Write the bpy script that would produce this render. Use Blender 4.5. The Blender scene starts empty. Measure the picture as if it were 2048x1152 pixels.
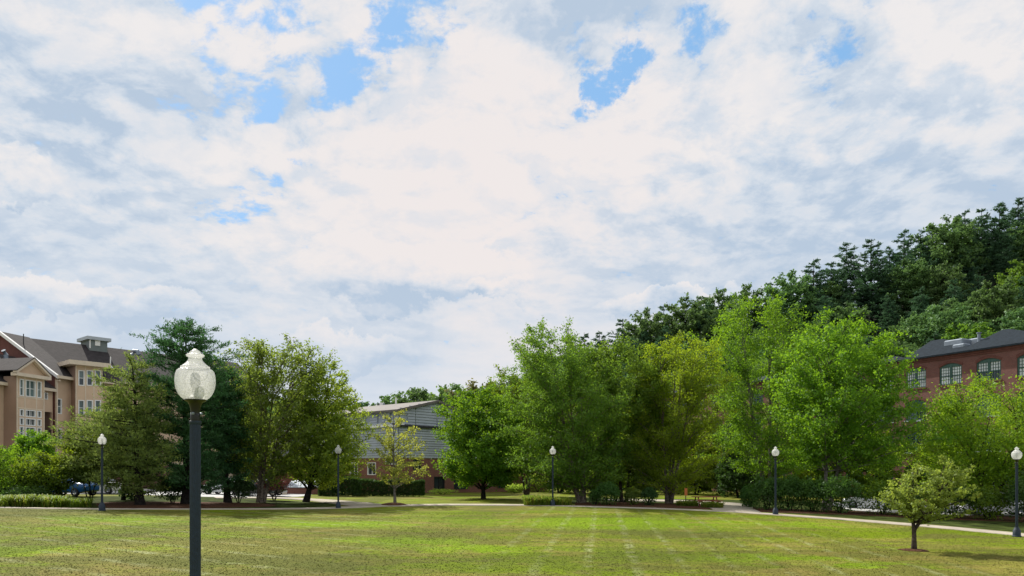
import bpy, math, random
import numpy as np
from mathutils import Vector
random.seed(7)
RNG = np.random.default_rng(11)
S = bpy.context.scene
COL = S.collection
PI = math.pi

# ------------------------------------------------------------------ camera
F = 26.0/36.0*2048.0          # focal length in photo pixels
HC = 2.87                     # eye height
HZ = 943.0                    # horizon row
cam = bpy.data.cameras.new('camera')
cam.lens = 26; cam.sensor_width = 36; cam.shift_y = (HZ-576.0)/2048.0
cam.clip_end = 4000; cam.clip_start = 0.1
camo = bpy.data.objects.new('camera', cam); COL.objects.link(camo)
camo.location = (0, 0, HC); camo.rotation_euler = (math.radians(90), 0, 0)
S.camera = camo

# ------------------------------------------------------------------ sky, sun
SUN_EL, SUN_AZ = math.radians(44), math.radians(-38)    # azimuth measured from +Y towards +X
W = bpy.data.worlds.new('World'); S.world = W; W.use_nodes = True

class NT:
    """small node-building helper"""
    def __init__(s, tree):
        s.t = tree; s.n = tree.nodes; s.l = tree.links
    def new(s, typ, **kw):
        n = s.n.new(typ)
        for k, v in kw.items(): setattr(n, k, v)
        return n
    def put(s, sock, v):
        if isinstance(v, bpy.types.NodeSocket): s.l.new(v, sock)
        elif v is not None:
            try: sock.default_value = v
            except Exception:
                sock.default_value = (v, v, v) if not hasattr(v, '__len__') else (*v[:3], 1.0)
    def m(s, op, a, b=None, c=None, clamp=False):
        n = s.new('ShaderNodeMath', operation=op); n.use_clamp = clamp
        s.put(n.inputs[0], a)
        if b is not None: s.put(n.inputs[1], b)
        if c is not None: s.put(n.inputs[2], c)
        return n.outputs[0]
    def vm(s, op, a, b=None, out=0):
        n = s.new('ShaderNodeVectorMath', operation=op)
        s.put(n.inputs[0], a)
        if b is not None: s.put(n.inputs[1], b)
        return n.outputs[out]
    def noise(s, vec, scale, detail=4, rough=.55, dist=0, lac=2.0, out=0):
        n = s.new('ShaderNodeTexNoise'); n.noise_dimensions = '3D'
        s.put(n.inputs['Vector'], vec); s.put(n.inputs['Scale'], scale)
        s.put(n.inputs['Detail'], detail); s.put(n.inputs['Roughness'], rough)
        s.put(n.inputs['Distortion'], dist); s.put(n.inputs['Lacunarity'], lac)
        return n.outputs[out]
    def ramp(s, f, lo, hi, a=0.0, b=1.0, smooth=True):
        n = s.new('ShaderNodeMapRange'); n.interpolation_type = 'SMOOTHSTEP' if smooth else 'LINEAR'
        s.put(n.inputs['Value'], f)
        for k, v in (('From Min', lo), ('From Max', hi), ('To Min', a), ('To Max', b)): s.put(n.inputs[k], v)
        return n.outputs[0]
    def mix(s, f, a, b, mode='MIX'):
        n = s.new('ShaderNodeMix'); n.data_type = 'RGBA'; n.blend_type = mode
        s.put(n.inputs[0], f)
        for sock, v in ((n.inputs[6], a), (n.inputs[7], b)):
            if isinstance(v, bpy.types.NodeSocket): s.l.new(v, sock)
            else: sock.default_value = (*v[:3], 1.0)
        return n.outputs[2]
    def map(s, vec, loc=(0,0,0), rot=(0,0,0), scale=(1,1,1)):
        n = s.new('ShaderNodeMapping'); s.put(n.inputs[0], vec)
        n.inputs[1].default_value = loc; n.inputs[2].default_value = rot; n.inputs[3].default_value = scale
        return n.outputs[0]

def pixdir(px, py):
    v = Vector(((px-1024)/F, 1.0, (HZ-py)/F)); v.normalize(); return tuple(v)

OPEN = [(560, 100, 5.5, .34), (905, 70, 5.0, .50), (760, 30, 4, .30), (450, 70, 4.5, .32), (1232, 155, 3.6, .48), (1440, 50, 4.6, .44),
        (1205, 210, 3.4, .46), (1700, 10, 5, .30), (480, 385, 6, .36), (560, 330, 4, .26), (430, 250, 4, .22), (1710, 130, 2.5, .16), (650, 0, 6, .26), (1560, 10, 4, .28), (380, 0, 4, .3), (700, 95, 4, .36), (620, 150, 3, .25), (1640, 200, 3, .2)]
SHADE = [(150, 500, 15, .42), (1740, 350, 15, .42), (1170, 70, 5.5, .50), (100, 200, 9, .20), (760, 735, 8, .45), (1450, 540, 12, .30), (330, 660, 11, .25), (1900, 480, 12, .22), (790, 590, 3, .30), (640, 220, 5, .18), (1050, 320, 7, .16), (560, 520, 8, .2)]
BRIGHT = [(950, 300, 15, .18), (780, 500, 4, .15), (950, 535, 3.5, .12), (1850, 110, 12, .12), (900, 640, 8, .15), (520, 40, 3, .2)]
def build_world():
    T = NT(W.node_tree); T.n.clear()
    out = T.new('ShaderNodeOutputWorld'); bg = T.new('ShaderNodeBackground')
    sky = T.new('ShaderNodeTexSky'); sky.sky_type = 'NISHITA'; sky.sun_disc = False
    sky.sun_elevation = SUN_EL; sky.sun_rotation = SUN_AZ; sky.air_density = 1.2; sky.dust_density = .6; sky.ozone_density = 1.6
    tc = T.new('ShaderNodeTexCoord')
    d = T.vm('NORMALIZE', tc.outputs['Generated'])
    sp = T.new('ShaderNodeSeparateXYZ'); T.l.new(d, sp.inputs[0])
    zz = T.m('MAXIMUM', sp.outputs[2], 0.0)
    inv = T.m('DIVIDE', 1.0, T.m('ADD', zz, 0.24))
    p = T.new('ShaderNodeVectorMath', operation='SCALE'); T.l.new(d, p.inputs[0]); T.l.new(inv, p.inputs['Scale'])
    cb = T.new('ShaderNodeCombineXYZ'); s2 = T.new('ShaderNodeSeparateXYZ'); T.l.new(p.outputs[0], s2.inputs[0])
    T.l.new(s2.outputs[0], cb.inputs[0]); T.l.new(s2.outputs[1], cb.inputs[1]); cb.inputs[2].default_value = 3.7
    P = cb.outputs[0]
    # slow warp so that nothing lies on a grid
    wv = T.noise(P, 1.6, 4, .55, out=1)
    w2 = T.vm('SCALE', T.vm('SUBTRACT', wv, (.5, .5, .5))); w2.node.inputs['Scale'].default_value = .20
    PW = T.vm('ADD', P, w2)
    jag = T.vm('SUBTRACT', T.noise(d, 5.5, 7, .62, out=1), (.5, .5, .5)); jg = T.vm('SCALE', jag); jg.node.inputs['Scale'].default_value = .30
    dW = T.vm('NORMALIZE', T.vm('ADD', d, jg))
    def blob(px, py, r, amp, soft=1.0):
        dt = T.vm('DOT_PRODUCT', dW, pixdir(px, py), out=1)
        a = T.m('ARCCOSINE', dt)
        return T.ramp(a, 0.0, math.radians(r), amp, 0.0)
    def total(bl):
        acc = None
        for b in bl:
            v = blob(*b); acc = v if acc is None else T.m('ADD', acc, v)
        return acc
    def puffs(vec, scale, detail):
        n = T.new('ShaderNodeTexVoronoi'); n.feature = 'F1'; n.normalize = True
        T.put(n.inputs['Vector'], vec); T.put(n.inputs['Scale'], scale); T.put(n.inputs['Detail'], detail)
        T.put(n.inputs['Roughness'], .62); T.put(n.inputs['Lacunarity'], 2.1)
        return T.m('SUBTRACT', 1.0, n.outputs['Distance'])
    # cover: how closed the cloud deck is
    n1 = T.noise(PW, 1.7, 2, .5)
    n2 = T.noise(PW, 6.5, 9, .60, .0)
    pf = puffs(T.vm('ADD', PW, T.vm('MULTIPLY', T.noise(P, 9, 3, .6, out=1), (.06, .06, .06))), 14.0, 4)
    cov = T.m('ADD', T.m('MULTIPLY', n1, .45), T.m('ADD', T.m('MULTIPLY', n2, 1.5), T.m('MULTIPLY', pf, .55)))
    opening = T.m('MULTIPLY', total(OPEN), .84)
    n3 = T.noise(PW, 19.0, 6, .65)
    cov = T.m('ADD', cov, T.m('MULTIPLY', T.m('SUBTRACT', n3, .5), .95))
    cov = T.m('SUBTRACT', cov, opening)
    cover = T.ramp(cov, .81, 1.11)
    # relief of the deck: shaded undersides, bright tops
    up = T.vm('ADD', PW, (.03, -.05, 0))
    n2b = T.noise(up, 6.5, 6, .60, .0)
    relief = T.ramp(T.m('SUBTRACT', n2, n2b), -.10, .10, 0, 1, False)
    sheetN = T.noise(T.map(PW, (4.1, 2.3, 0), (0, 0, .35), (.6, 1.1, 1)), 1.2, 5, .52)
    sheet = T.ramp(sheetN, .36, .66)
    shade_d = T.m('MULTIPLY', total(SHADE), .78)
    bright_d = total(BRIGHT)
    hi = T.ramp(zz, .10, .42)          # crisp relief overhead, soft sheets far away
    tex = T.m('ADD', T.m('MULTIPLY', T.ramp(n2, .36, .64), .45), T.m('ADD', T.m('MULTIPLY', T.ramp(pf, .35, .85), .40), T.m('MULTIPLY', T.ramp(n3, .38, .62), .25)))
    tone = T.m('ADD', T.m('MULTIPLY', T.m('SUBTRACT', sheet, .5), .50), .62)
    tone = T.m('ADD', T.m('SUBTRACT', tone, shade_d), bright_d)
    tone = T.m('MINIMUM', T.m('MAXIMUM', tone, .16), .86)
    def cumulus(px, py, rx, ry):
        c = Vector(pixdir(px, py)); df = T.vm('SUBTRACT', dW2, tuple(c))
        r = Vector((c.y, -c.x, 0)).normalized(); upv = r.cross(c).normalized()
        a = T.m('DIVIDE', T.vm('DOT_PRODUCT', df, tuple(r), out=1), math.radians(rx)); e_ = T.m('DIVIDE', T.vm('DOT_PRODUCT', df, tuple(upv), out=1), math.radians(ry))
        q = T.m('ADD', T.m('MULTIPLY', a, a), T.m('MULTIPLY', e_, e_))
        body = T.ramp(q, 1.15, .72)
        return T.m('MULTIPLY', body, T.m('MULTIPLY_ADD', e_, .48, .06))
    j2 = T.vm('SCALE', T.vm('SUBTRACT', T.noise(d, 14, 8, .62, out=1), (.5, .5, .5))); j2.node.inputs['Scale'].default_value = .13
    dW2 = T.vm('ADD', d, j2)
    for cc in ((760, 545, 6.0, 2.6), (930, 555, 4.6, 2.0), (690, 705, 4.5, 1.8), (1000, 585, 2.4, 1.0), (300, 620, 5.5, 1.6), (60, 590, 5, 1.4), (1350, 620, 6, 1.2), (30, 350, 3, 2)):
        tone = T.m('ADD', tone, cumulus(*cc))
    g = T.m('ADD', tone, T.m('MULTIPLY', T.m('SUBTRACT', tex, .5), T.m('MULTIPLY_ADD', hi, .46, .08)))
    g = T.m('ADD', g, T.m('MULTIPLY', T.m('SUBTRACT', relief, .5), T.m('MULTIPLY_ADD', hi, .44, .10)), clamp=True)
    cr = T.new('ShaderNodeValToRGB'); T.l.new(g, cr.inputs[0])
    e = cr.color_ramp.elements
    e[0].position = 0; e[0].color = (.385, .47, .58, 1)
    e[1].position = 1; e[1].color = (.685, .665, .665, 1)
    x = e.new(.45); x.color = (.53, .58, .645, 1)
    x = e.new(.75); x.color = (.625, .63, .655, 1)
    warm = T.m('MULTIPLY', blob(950, 430, 26, .55), g)
    cl = T.mix(warm, cr.outputs[0], (.70, .635, .62))
    cl10 = T.mix(1.0, cl, (9.2, 9.2, 9.2), 'MULTIPLY')
    blue = T.mix(.72, sky.outputs[0], (1.9, 3.9, 6.6))
    # below the horizon the world is a dull ground colour
    col = T.mix(cover, blue, cl10)
    haze = T.ramp(zz, 0.0, .26, .62, 0.0)
    col = T.mix(haze, col, (4.9, 5.4, 6.1))
    below = T.ramp(sp.outputs[2], -.02, 0.0)
    col = T.mix(below, (1.2, 1.3, 1.0), col)
    T.l.new(col, bg.inputs[0]); bg.inputs[1].default_value = .1
    T.l.new(bg.outputs[0], out.inputs[0])
build_world()
W.cycles.sampling_method = 'MANUAL'; W.cycles.sample_map_resolution = 512

sun = bpy.data.lights.new('sun', 'SUN'); sun.energy = 4.8; sun.angle = math.radians(.6); sun.color = (1, .95, .86)
suno = bpy.data.objects.new('sun', sun); COL.objects.link(suno); suno.location = (0, 0, 60)
sd = Vector((math.sin(SUN_AZ)*math.cos(SUN_EL), math.cos(SUN_AZ)*math.cos(SUN_EL), math.sin(SUN_EL)))
suno.rotation_euler = sd.to_track_quat('Z', 'Y').to_euler()
S.view_settings.view_transform = 'Standard'; S.view_settings.look = 'None'
S.view_settings.exposure = .45; S.view_settings.gamma = 1; S.view_settings.use_curve_mapping = False

# ------------------------------------------------------------------ ground shape
_PTS = [(-22.9, 41.3, .72), (-11.8, 50, .34), (2.9, 53, .40), (16.5, 46.5, .14), (24.2, 35.4, -.29), (-3.8, 8.6, 0.0)]
def _plane(x, y):
    return -.018*np.clip(x, -45, 45) + .006*np.clip(y, -20, 60)
_RES = [(a, b, z-float(_plane(a, b))) for a, b, z in _PTS]
def G(x, y):
    x = np.asarray(x, float); y = np.asarray(y, float)
    z = _plane(x, y)
    for a, b, r in _RES: z = z + r*np.exp(-((x-a)**2+(y-b)**2)/(2*8.0**2))
    return z
def hit(px, py):
    d = 40.0; k = (py-HZ)/F; a = (px-1024)/F
    for _ in range(60):
        z = float(G(a*d, d)); d = .5*d+.5*(HC-z)/k
    return np.array([a*d, d, float(G(a*d, d))])
def at(px, d):
    x = (px-1024)/F*d; return np.array([x, d, float(G(x, d))])
def zof(py, d): return HC+(HZ-py)*d/F

# ------------------------------------------------------------------ object helpers
def tag(o, label=None, cat=None, group=None, kind=None):
    if label: o['label'] = label
    if cat: o['category'] = cat
    if group: o['group'] = group
    if kind: o['kind'] = kind
    return o
def empty(name, loc, label, cat, group=None, rz=0.0):
    o = bpy.data.objects.new(name, None); COL.objects.link(o)
    o.location = loc; o.rotation_euler = (0, 0, rz); o.empty_display_size = .3
    return tag(o, label, cat, group)
def raw_mesh(name, V, Fq, mat, parent=None, tint=None, smooth=False, nside=None):
    """V (n,3), Fq (m,k) integer array or list of tuples"""
    me = bpy.data.meshes.new(name)
    if isinstance(Fq, np.ndarray):
        V = np.ascontiguousarray(V, np.float32); Fq = np.ascontiguousarray(Fq, np.int32)
        m, k = Fq.shape
        me.vertices.add(len(V)); me.vertices.foreach_set('co', V.ravel())
        me.loops.add(m*k); me.loops.foreach_set('vertex_index', Fq.ravel())
        me.polygons.add(m); me.polygons.foreach_set('loop_start', np.arange(0, m*k, k, dtype=np.int32))
        me.polygons.foreach_set('loop_total', np.full(m, k, np.int32))
        me.update(calc_edges=True)
    else:
        me.from_pydata([tuple(v) for v in V], [], [tuple(f) for f in Fq]); me.update()
    if tint is not None:
        a = me.attributes.new('tint', 'FLOAT', 'FACE'); a.data.foreach_set('value', np.ascontiguousarray(tint, np.float32))
    if smooth: me.polygons.foreach_set('use_smooth', [True]*len(me.polygons))
    me.materials.append(mat)
    o = bpy.data.objects.new(name, me); COL.objects.link(o)
    if parent is not None: o.parent = parent
    return o

class MB:
    """collects boxes, prisms and tubes, linked as one mesh"""
    def __init__(s): s.v = []; s.f = []
    def add(s, vs, fs):
        b = len(s.v); s.v += [tuple(map(float, v)) for v in vs]; s.f += [tuple(b+i for i in f) for f in fs]
    def hexa(s, c):   # 8 corners: bottom 0-3, top 4-7
        s.add(c, [(0,3,2,1),(4,5,6,7),(0,1,5,4),(1,2,6,5),(2,3,7,6),(3,0,4,7)])
    def box(s, x0, x1, y0, y1, z0, z1):
        s.hexa([(x0,y0,z0),(x1,y0,z0),(x1,y1,z0),(x0,y1,z0),(x0,y0,z1),(x1,y0,z1),(x1,y1,z1),(x0,y1,z1)])
    def lathe(s, prof, n=20, c=(0,0), cap=True, flute=0.0):
        rings = []
        for r, z in prof:
            rings.append([(c[0]+(r*(1-flute*(i % 2)))*math.cos(2*PI*i/n), c[1]+(r*(1-flute*(i % 2)))*math.sin(2*PI*i/n), z) for i in range(n)])
        vs = [v for r in rings for v in r]; fs = []
        for j in range(len(prof)-1):
            for i in range(n):
                k = (i+1) % n; fs.append((j*n+i, j*n+k, (j+1)*n+k, (j+1)*n+i))
        if cap: fs.append(tuple(range(n-1, -1, -1))); fs.append(tuple((len(prof)-1)*n+i for i in range(n)))
        s.add(vs, fs)
    def tube(s, pts, rad, n=8, cap=True):
        P = [Vector(p) for p in pts]; vs = []; fs = []
        for j, p in enumerate(P):
            t = (P[min(j+1, len(P)-1)]-P[max(j-1, 0)]).normalized()
            a = t.orthogonal().normalized() if abs(t.z) > .95 else t.cross(Vector((0,0,1))).normalized()
            b = t.cross(a); r = rad[j] if hasattr(rad, '__len__') else rad
            for i in range(n):
                an = 2*PI*i/n; vs.append(p+a*(r*math.cos(an))+b*(r*math.sin(an)))
        for j in range(len(P)-1):
            for i in range(n):
                k = (i+1) % n; fs.append((j*n+i, j*n+k, (j+1)*n+k, (j+1)*n+i))
        if cap: fs.append(tuple(range(n-1, -1, -1))); fs.append(tuple((len(P)-1)*n+i for i in range(n)))
        s.add(vs, fs)
    def build(s, name, mat, parent=None, smooth=False, bevel=0.0):
        o = raw_mesh(name, s.v, s.f, mat, parent, smooth=False)
        if smooth:
            me = o.data; me.polygons.foreach_set('use_smooth', [True]*len(me.polygons))
            try: me.set_sharp_from_angle(angle=math.radians(40))
            except Exception: pass
        if bevel:
            m = o.modifiers.new('bevel', 'BEVEL'); m.width = bevel; m.segments = 1
        return o

# ------------------------------------------------------------------ materials
def mat_new(name):
    m = bpy.data.materials.new(name); m.use_nodes = True; T = NT(m.node_tree); T.n.clear()
    out = T.new('ShaderNodeOutputMaterial'); return m, T, out
def pbr(name, col, rough=.7, metal=0.0, var=.18, scale=2.0, bump=0.0, bscale=30, spec=.5, col2=None, detail=6):
    m, T, out = mat_new(name)
    b = T.new('ShaderNodeBsdfPrincipled')
    geo = T.new('ShaderNodeNewGeometry'); pos = geo.outputs['Position']
    n = T.noise(pos, scale, detail, .6)
    if col2 is None: col2 = tuple(c*(1-var*2) for c in col)
    f = T.ramp(n, .3, .7)
    c = T.mix(f, col2, tuple(min(1, x*(1+var*.5)) for x in col))
    T.l.new(c, b.inputs['Base Color']); b.inputs['Roughness'].default_value = rough
    b.inputs['Metallic'].default_value = metal; b.inputs['Specular IOR Level'].default_value = spec
    if bump:
        bp = T.new('ShaderNodeBump'); bp.inputs['Strength'].default_value = bump; bp.inputs['Distance'].default_value = .02
        T.l.new(T.noise(pos, bscale, 5, .6), bp.inputs['Height']); T.l.new(bp.outputs[0], b.inputs['Normal'])
    T.l.new(b.outputs[0], out.inputs[0]); return m
def leafmat(name, dark, light, trans=.45, tcol=None, rough=.5, autumn=None, gloss=.018):
    dark = tuple(c*1.45 for c in dark); light = tuple(c*1.15 for c in light); trans = min(.52, trans+.06)
    m, T, out = mat_new(name)
    at_ = T.new('ShaderNodeAttribute'); at_.attribute_name = 'tint'
    t = at_.outputs['Fac']
    oi = T.new('ShaderNodeObjectInfo')
    geo = T.new('ShaderNodeNewGeometry')
    big = T.noise(geo.outputs['Position'], .35, 3, .5)
    f = T.m('ADD', T.m('MULTIPLY', t, .75), T.m('MULTIPLY', T.m('SUBTRACT', big, .35), .8), clamp=True)
    c = T.mix(f, dark, light)
    if autumn:
        c = T.mix(T.ramp(t, .86, .97), c, autumn)
    hs = T.new('ShaderNodeHueSaturation'); T.l.new(c, hs.inputs['Color'])
    T.l.new(T.m('ADD', .485, T.m('MULTIPLY', oi.outputs['Random'], .03)), hs.inputs['Hue'])
    T.l.new(T.m('ADD', .82, T.m('MULTIPLY', oi.outputs['Random'], .36)), hs.inputs['Value'])
    c = hs.outputs[0]
    tc = T.mix(.5, c, tcol or tuple(min(1, x*1.6) for x in light))
    tc = T.mix(1.0, tc, (1.5, 1.5, 1.2), 'MULTIPLY')
    d = T.new('ShaderNodeBsdfDiffuse'); T.l.new(c, d.inputs[0])
    tr = T.new('ShaderNodeBsdfTranslucent'); T.l.new(tc, tr.inputs[0])
    gl = T.new('ShaderNodeBsdfGlossy'); gl.inputs['Roughness'].default_value = rough; gl.inputs[0].default_value = (.8, .85, .8, 1)
    mx = T.new('ShaderNodeMixShader'); mx.inputs[0].default_value = trans
    T.l.new(d.outputs[0], mx.inputs[1]); T.l.new(tr.outputs[0], mx.inputs[2])
    m2 = T.new('ShaderNodeMixShader'); m2.inputs[0].default_value = gloss
    T.l.new(mx.outputs[0], m2.inputs[1]); T.l.new(gl.outputs[0], m2.inputs[2])
    T.l.new(m2.outputs[0], out.inputs[0]); return m

def lawnmat(name, dry=1.0, dark=1.0, blade=False):
    m, T, out = mat_new(name)
    geo = T.new('ShaderNodeNewGeometry'); pos = geo.outputs['Position']
    flat = T.vm('MULTIPLY', pos, (1, 1, 0))
    # the big patches of thin and thick turf
    warp = T.vm('ADD', flat, T.vm('MULTIPLY', T.noise(flat, .25, 3, .5, out=1), (3.5, 3.5, 0)))
    a = T.noise(T.map(warp, (3, 9, 0), (0, 0, .15), (.10, .22, 1)), 1.0, 5, .6)
    b = T.noise(T.map(warp, (13, 2, 5), (0, 0, -.2), (.35, .8, 1)), 1.0, 6, .65)
    c = T.noise(flat, 5.5, 6, .7)
    e = T.noise(T.map(flat, (0, 0, 0), (0, 0, .1), (14, 40, 1)), 1.0, 4, .7)
    gfac = T.m('ADD', T.m('MULTIPLY', a, .75), T.m('ADD', T.m('MULTIPLY', b, .5), T.m('MULTIPLY', c, .32)))
    lush = T.ramp(gfac, .76, .85)
    green = T.mix(T.ramp(c, .3, .7), (.150*dark, .225*dark, .003*dark), (.285*dark, .400*dark, .003*dark))
    dull = T.mix(T.ramp(e, .25, .75), (.135*dark, .140*dark, .022*dark), (.280*dark, .265*dark, .060*dark))
    col = T.mix(lush, dull, green)
    def spot(px, py, rx, ry):
        q = hit(px, py); sc = T.vm('MULTIPLY', T.vm('SUBTRACT', warp2, (q[0], q[1], 0)), (1/rx, 1/ry, 0))
        return T.ramp(T.vm('LENGTH', sc, out=1), 1.15, .35)
    warp2 = T.vm('ADD', flat, T.vm('MULTIPLY', T.vm('SUBTRACT', T.noise(flat, .8, 5, .65, out=1), (.5, .5, .5)), (5, 6, 0)))
    def spots(l):
        acc = None
        for q in l: v = spot(*q); acc = v if acc is None else T.m('MAXIMUM', acc, v)
        return acc
    good = spots([(1250, 1046, 9, 5.5), (1000, 1040, 7, 4), (790, 1082, 3.5, 2.2), (945, 1096, 2.6, 1.5), (720, 1048, 7, 3), (1620, 1050, 6, 3), (1560, 1120, 5, 1.6), (240, 1040, 7, 3), (1700, 1125, 3.5, 1.2)])
    poor = spots([(1230, 1105, 4, 3.2), (1060, 1120, 4, 2.5), (720, 1135, 4, 1.6), (1400, 1068, 4, 2), (470, 1120, 4, 2)])
    col = T.mix(T.m('MULTIPLY', good, T.ramp(c, .25, .6, .45, .9)), col, T.mix(T.ramp(c, .3, .7), (.165*dark, .285*dark, .002*dark), (.31*dark, .50*dark, .003*dark)))
    col = T.mix(T.m('MULTIPLY', poor, T.ramp(c, .3, .65, .70, .25)), col, (.115*dark, .135*dark, .030*dark))
    tanp = T.ramp(T.m('ADD', T.m('MULTIPLY', b, .7), T.m('MULTIPLY', T.noise(warp, .18, 3, .5), .5)), .60, .70)
    col = T.mix(T.m('MULTIPLY', tanp, .60*dry), col, (.36, .27, .085))
    # mower tracks: pale lines running away from the eye on the right, across it on the left
    def stripes(rot, period, seed, width=.10):
        q = T.map(flat, (seed, 0, 0), (0, 0, rot), (1, 1, 1))
        q = T.vm('ADD', q, T.vm('MULTIPLY', T.vm('SUBTRACT', T.noise(flat, .22, 2, .5, out=1), (.5, .5, .5)), (.30, .30, 0)))
        q = T.vm('ADD', q, T.vm('MULTIPLY', T.vm('SUBTRACT', T.noise(flat, 3.0, 4, .7, out=1), (.5, .5, .5)), (.35, .35, 0)))
        s3 = T.new('ShaderNodeSeparateXYZ'); T.l.new(q, s3.inputs[0])
        u = T.m('MULTIPLY', s3.outputs[0], 1/period)
        tri = T.m('ABSOLUTE', T.m('SUBTRACT', T.m('FRACT', u), .5))
        idx = T.m('FLOOR', u)
        cb = T.new('ShaderNodeCombineXYZ'); T.l.new(idx, cb.inputs[0])
        wn = T.new('ShaderNodeTexWhiteNoise'); T.l.new(cb.outputs[0], wn.inputs[0])
        line = T.ramp(tri, .5-width, .5-width*.25)
        return line, wn.outputs[0]
    s = T.new('ShaderNodeSeparateXYZ'); T.l.new(flat, s.inputs[0])
    mr = T.ramp(s.outputs[0], -3, 2.5)                    # right-hand part
    mr2 = T.m('MULTIPLY', mr, T.ramp(s.outputs[0], 11, 17, 1, 0))
    ml = T.ramp(s.outputs[0], -1, -9)
    brk = T.ramp(T.noise(flat, .75, 7, .72), .42, .64)
    brk2 = T.ramp(c, .35, .6)
    l1, w1 = stripes(.12, 1.45, .4, .16)
    l2, w2 = stripes(-1.05, 1.7, .9, .16)
    f1 = T.m('MULTIPLY', T.m('MULTIPLY', l1, mr2), T.m('MULTIPLY', brk, T.m('MULTIPLY_ADD', w1, .7, .3)))
    f2 = T.m('MULTIPLY', T.m('MULTIPLY', l2, ml), T.m('MULTIPLY', brk, T.m('MULTIPLY_ADD', w2, .6, .3)))
    ff = T.m('MULTIPLY', T.m('ADD', f1, f2, clamp=True), T.m('MULTIPLY', T.m('ADD', brk2, .35), 1.05*dry), clamp=True)
    col = T.mix(ff, col, (.46, .48, .24))
    l3, w3 = stripes(.12, 2.9, .1, .5)
    col = T.mix(T.m('MULTIPLY', w3, .38), col, (.04, .06, .012))
    l4, w4 = stripes(1.35, 2.2, .1, .5)
    col = T.mix(T.m('MULTIPLY', w4, .38), col, (.05, .06, .010))
    fine = T.noise(flat, 38, 3, .7)
    col = T.mix(T.ramp(T.noise(T.map(flat, (0,0,0), (0,0,.1), (3.2, 5.5, 1)), 1.0, 7, .75), .36, .60, .34, 0), col, (.060, .085, .008))
    col = T.mix(T.ramp(fine, .3, .7, .22, 0), col, (.05, .06, .015))
    bs = T.new('ShaderNodeBsdfPrincipled'); T.l.new(col, bs.inputs['Base Color']); bs.inputs['Roughness'].default_value = .8
    bs.inputs['Specular IOR Level'].default_value = .04
    bp = T.new('ShaderNodeBump'); bp.inputs['Strength'].default_value = .6; bp.inputs['Distance'].default_value = .04
    T.l.new(T.m('ADD', fine, T.m('MULTIPLY', c, 1.5)), bp.inputs['Height'])
    if blade: cn = T.new('ShaderNodeCombineXYZ'); cn.inputs[2].default_value = 1; T.l.new(cn.outputs[0], bs.inputs['Normal'])
    else: T.l.new(bp.outputs[0], bs.inputs['Normal'])
    T.l.new(bs.outputs[0], out.inputs[0]); return m

def brickmat(name, c1, c2, mortar, scale=1.0, uaxis=(1, 0)):
    m, T, out = mat_new(name)
    geo = T.new('ShaderNodeNewGeometry'); pos = geo.outputs['Position']
    s = T.new('ShaderNodeSeparateXYZ'); T.l.new(pos, s.inputs[0])
    u = T.m('ADD', T.m('MULTIPLY', s.outputs[0], uaxis[0]), T.m('MULTIPLY', s.outputs[1], uaxis[1]))
    cb = T.new('ShaderNodeCombineXYZ'); T.l.new(u, cb.inputs[0]); T.l.new(s.outputs[2], cb.inputs[1])
    br = T.new('ShaderNodeTexBrick'); T.l.new(cb.outputs[0], br.inputs[0])
    br.inputs['Scale'].default_value = 1.0; br.inputs['Brick Width'].default_value = .22*scale; br.inputs['Row Height'].default_value = .075*scale
    br.inputs['Mortar Size'].default_value = .008; br.inputs['Color1'].default_value = (*c1, 1); br.inputs['Color2'].default_value = (*c2, 1)
    br.inputs['Mortar'].default_value = (*mortar, 1)
    n = T.noise(pos, .7, 6, .6)
    col = T.mix(T.ramp(n, .3, .75, .45, 0), br.outputs[0], tuple(x*.5 for x in c1))
    b = T.new('ShaderNodeBsdfPrincipled'); T.l.new(col, b.inputs['Base Color']); b.inputs['Roughness'].default_value = .85
    T.l.new(b.outputs[0], out.inputs[0]); return m

def glassmat(name, col, rough=.08):
    m, T, out = mat_new(name)
    b = T.new('ShaderNodeBsdfPrincipled'); oi = T.new('ShaderNodeObjectInfo')
    geo = T.new('ShaderNodeNewGeometry')
    n = T.noise(geo.outputs['Position'], 1.1, 2, .5)
    c = T.mix(T.m('MULTIPLY', T.m('ADD', oi.outputs['Random'], n), .5), tuple(x*.45 for x in col), tuple(x*1.5 for x in col))
    T.l.new(c, b.inputs['Base Color']); b.inputs['Roughness'].default_value = rough; b.inputs['Specular IOR Level'].default_value = .7
    T.l.new(b.outputs[0], out.inputs[0]); return m

M = {}
M['lawn'] = lawnmat('mown turf')
M['grassblade'] = lawnmat('grass blades', 1.0, 1.0, True)
M['rough'] = pbr('rough grass', (.085, .10, .028), .9, var=.35, scale=1.5, bump=.6, spec=.1)
M['mulch'] = pbr('bark mulch', (.105, .050, .028), .95, var=.38, scale=14, bump=1, bscale=25, spec=.1)
M['concrete'] = pbr('path concrete', (.40, .35, .28), .85, var=.12, scale=1.2, bump=.2)
M['asphalt'] = pbr('sun bleached asphalt', (.42, .42, .42), .85, var=.08, scale=.4, bump=.2)
M['forestfloor'] = pbr('forest floor', (.022, .030, .012), .95, var=.3, scale=.3, spec=.1)
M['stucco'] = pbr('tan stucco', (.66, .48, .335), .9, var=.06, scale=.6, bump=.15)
M['stucco_shade'] = pbr('stucco in painted shade', (.34, .225, .165), .9, var=.06, scale=.6)  # the tan stucco darkened, shade of bay sides and recess put into its colour
M['trim'] = pbr('cream trim', (.74, .62, .48), .7, var=.05)
M['white'] = pbr('white paint', (.84, .84, .82), .5, var=.04)
M['shingle'] = pbr('brown grey shingles', (.034, .028, .030), .95, var=.25, scale=3.0, bump=.5, bscale=12)
M['slate'] = pbr('blue grey slate', (.017, .026, .036), .95, var=.25, scale=4.0, bump=.5, bscale=12, spec=.15)
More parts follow.
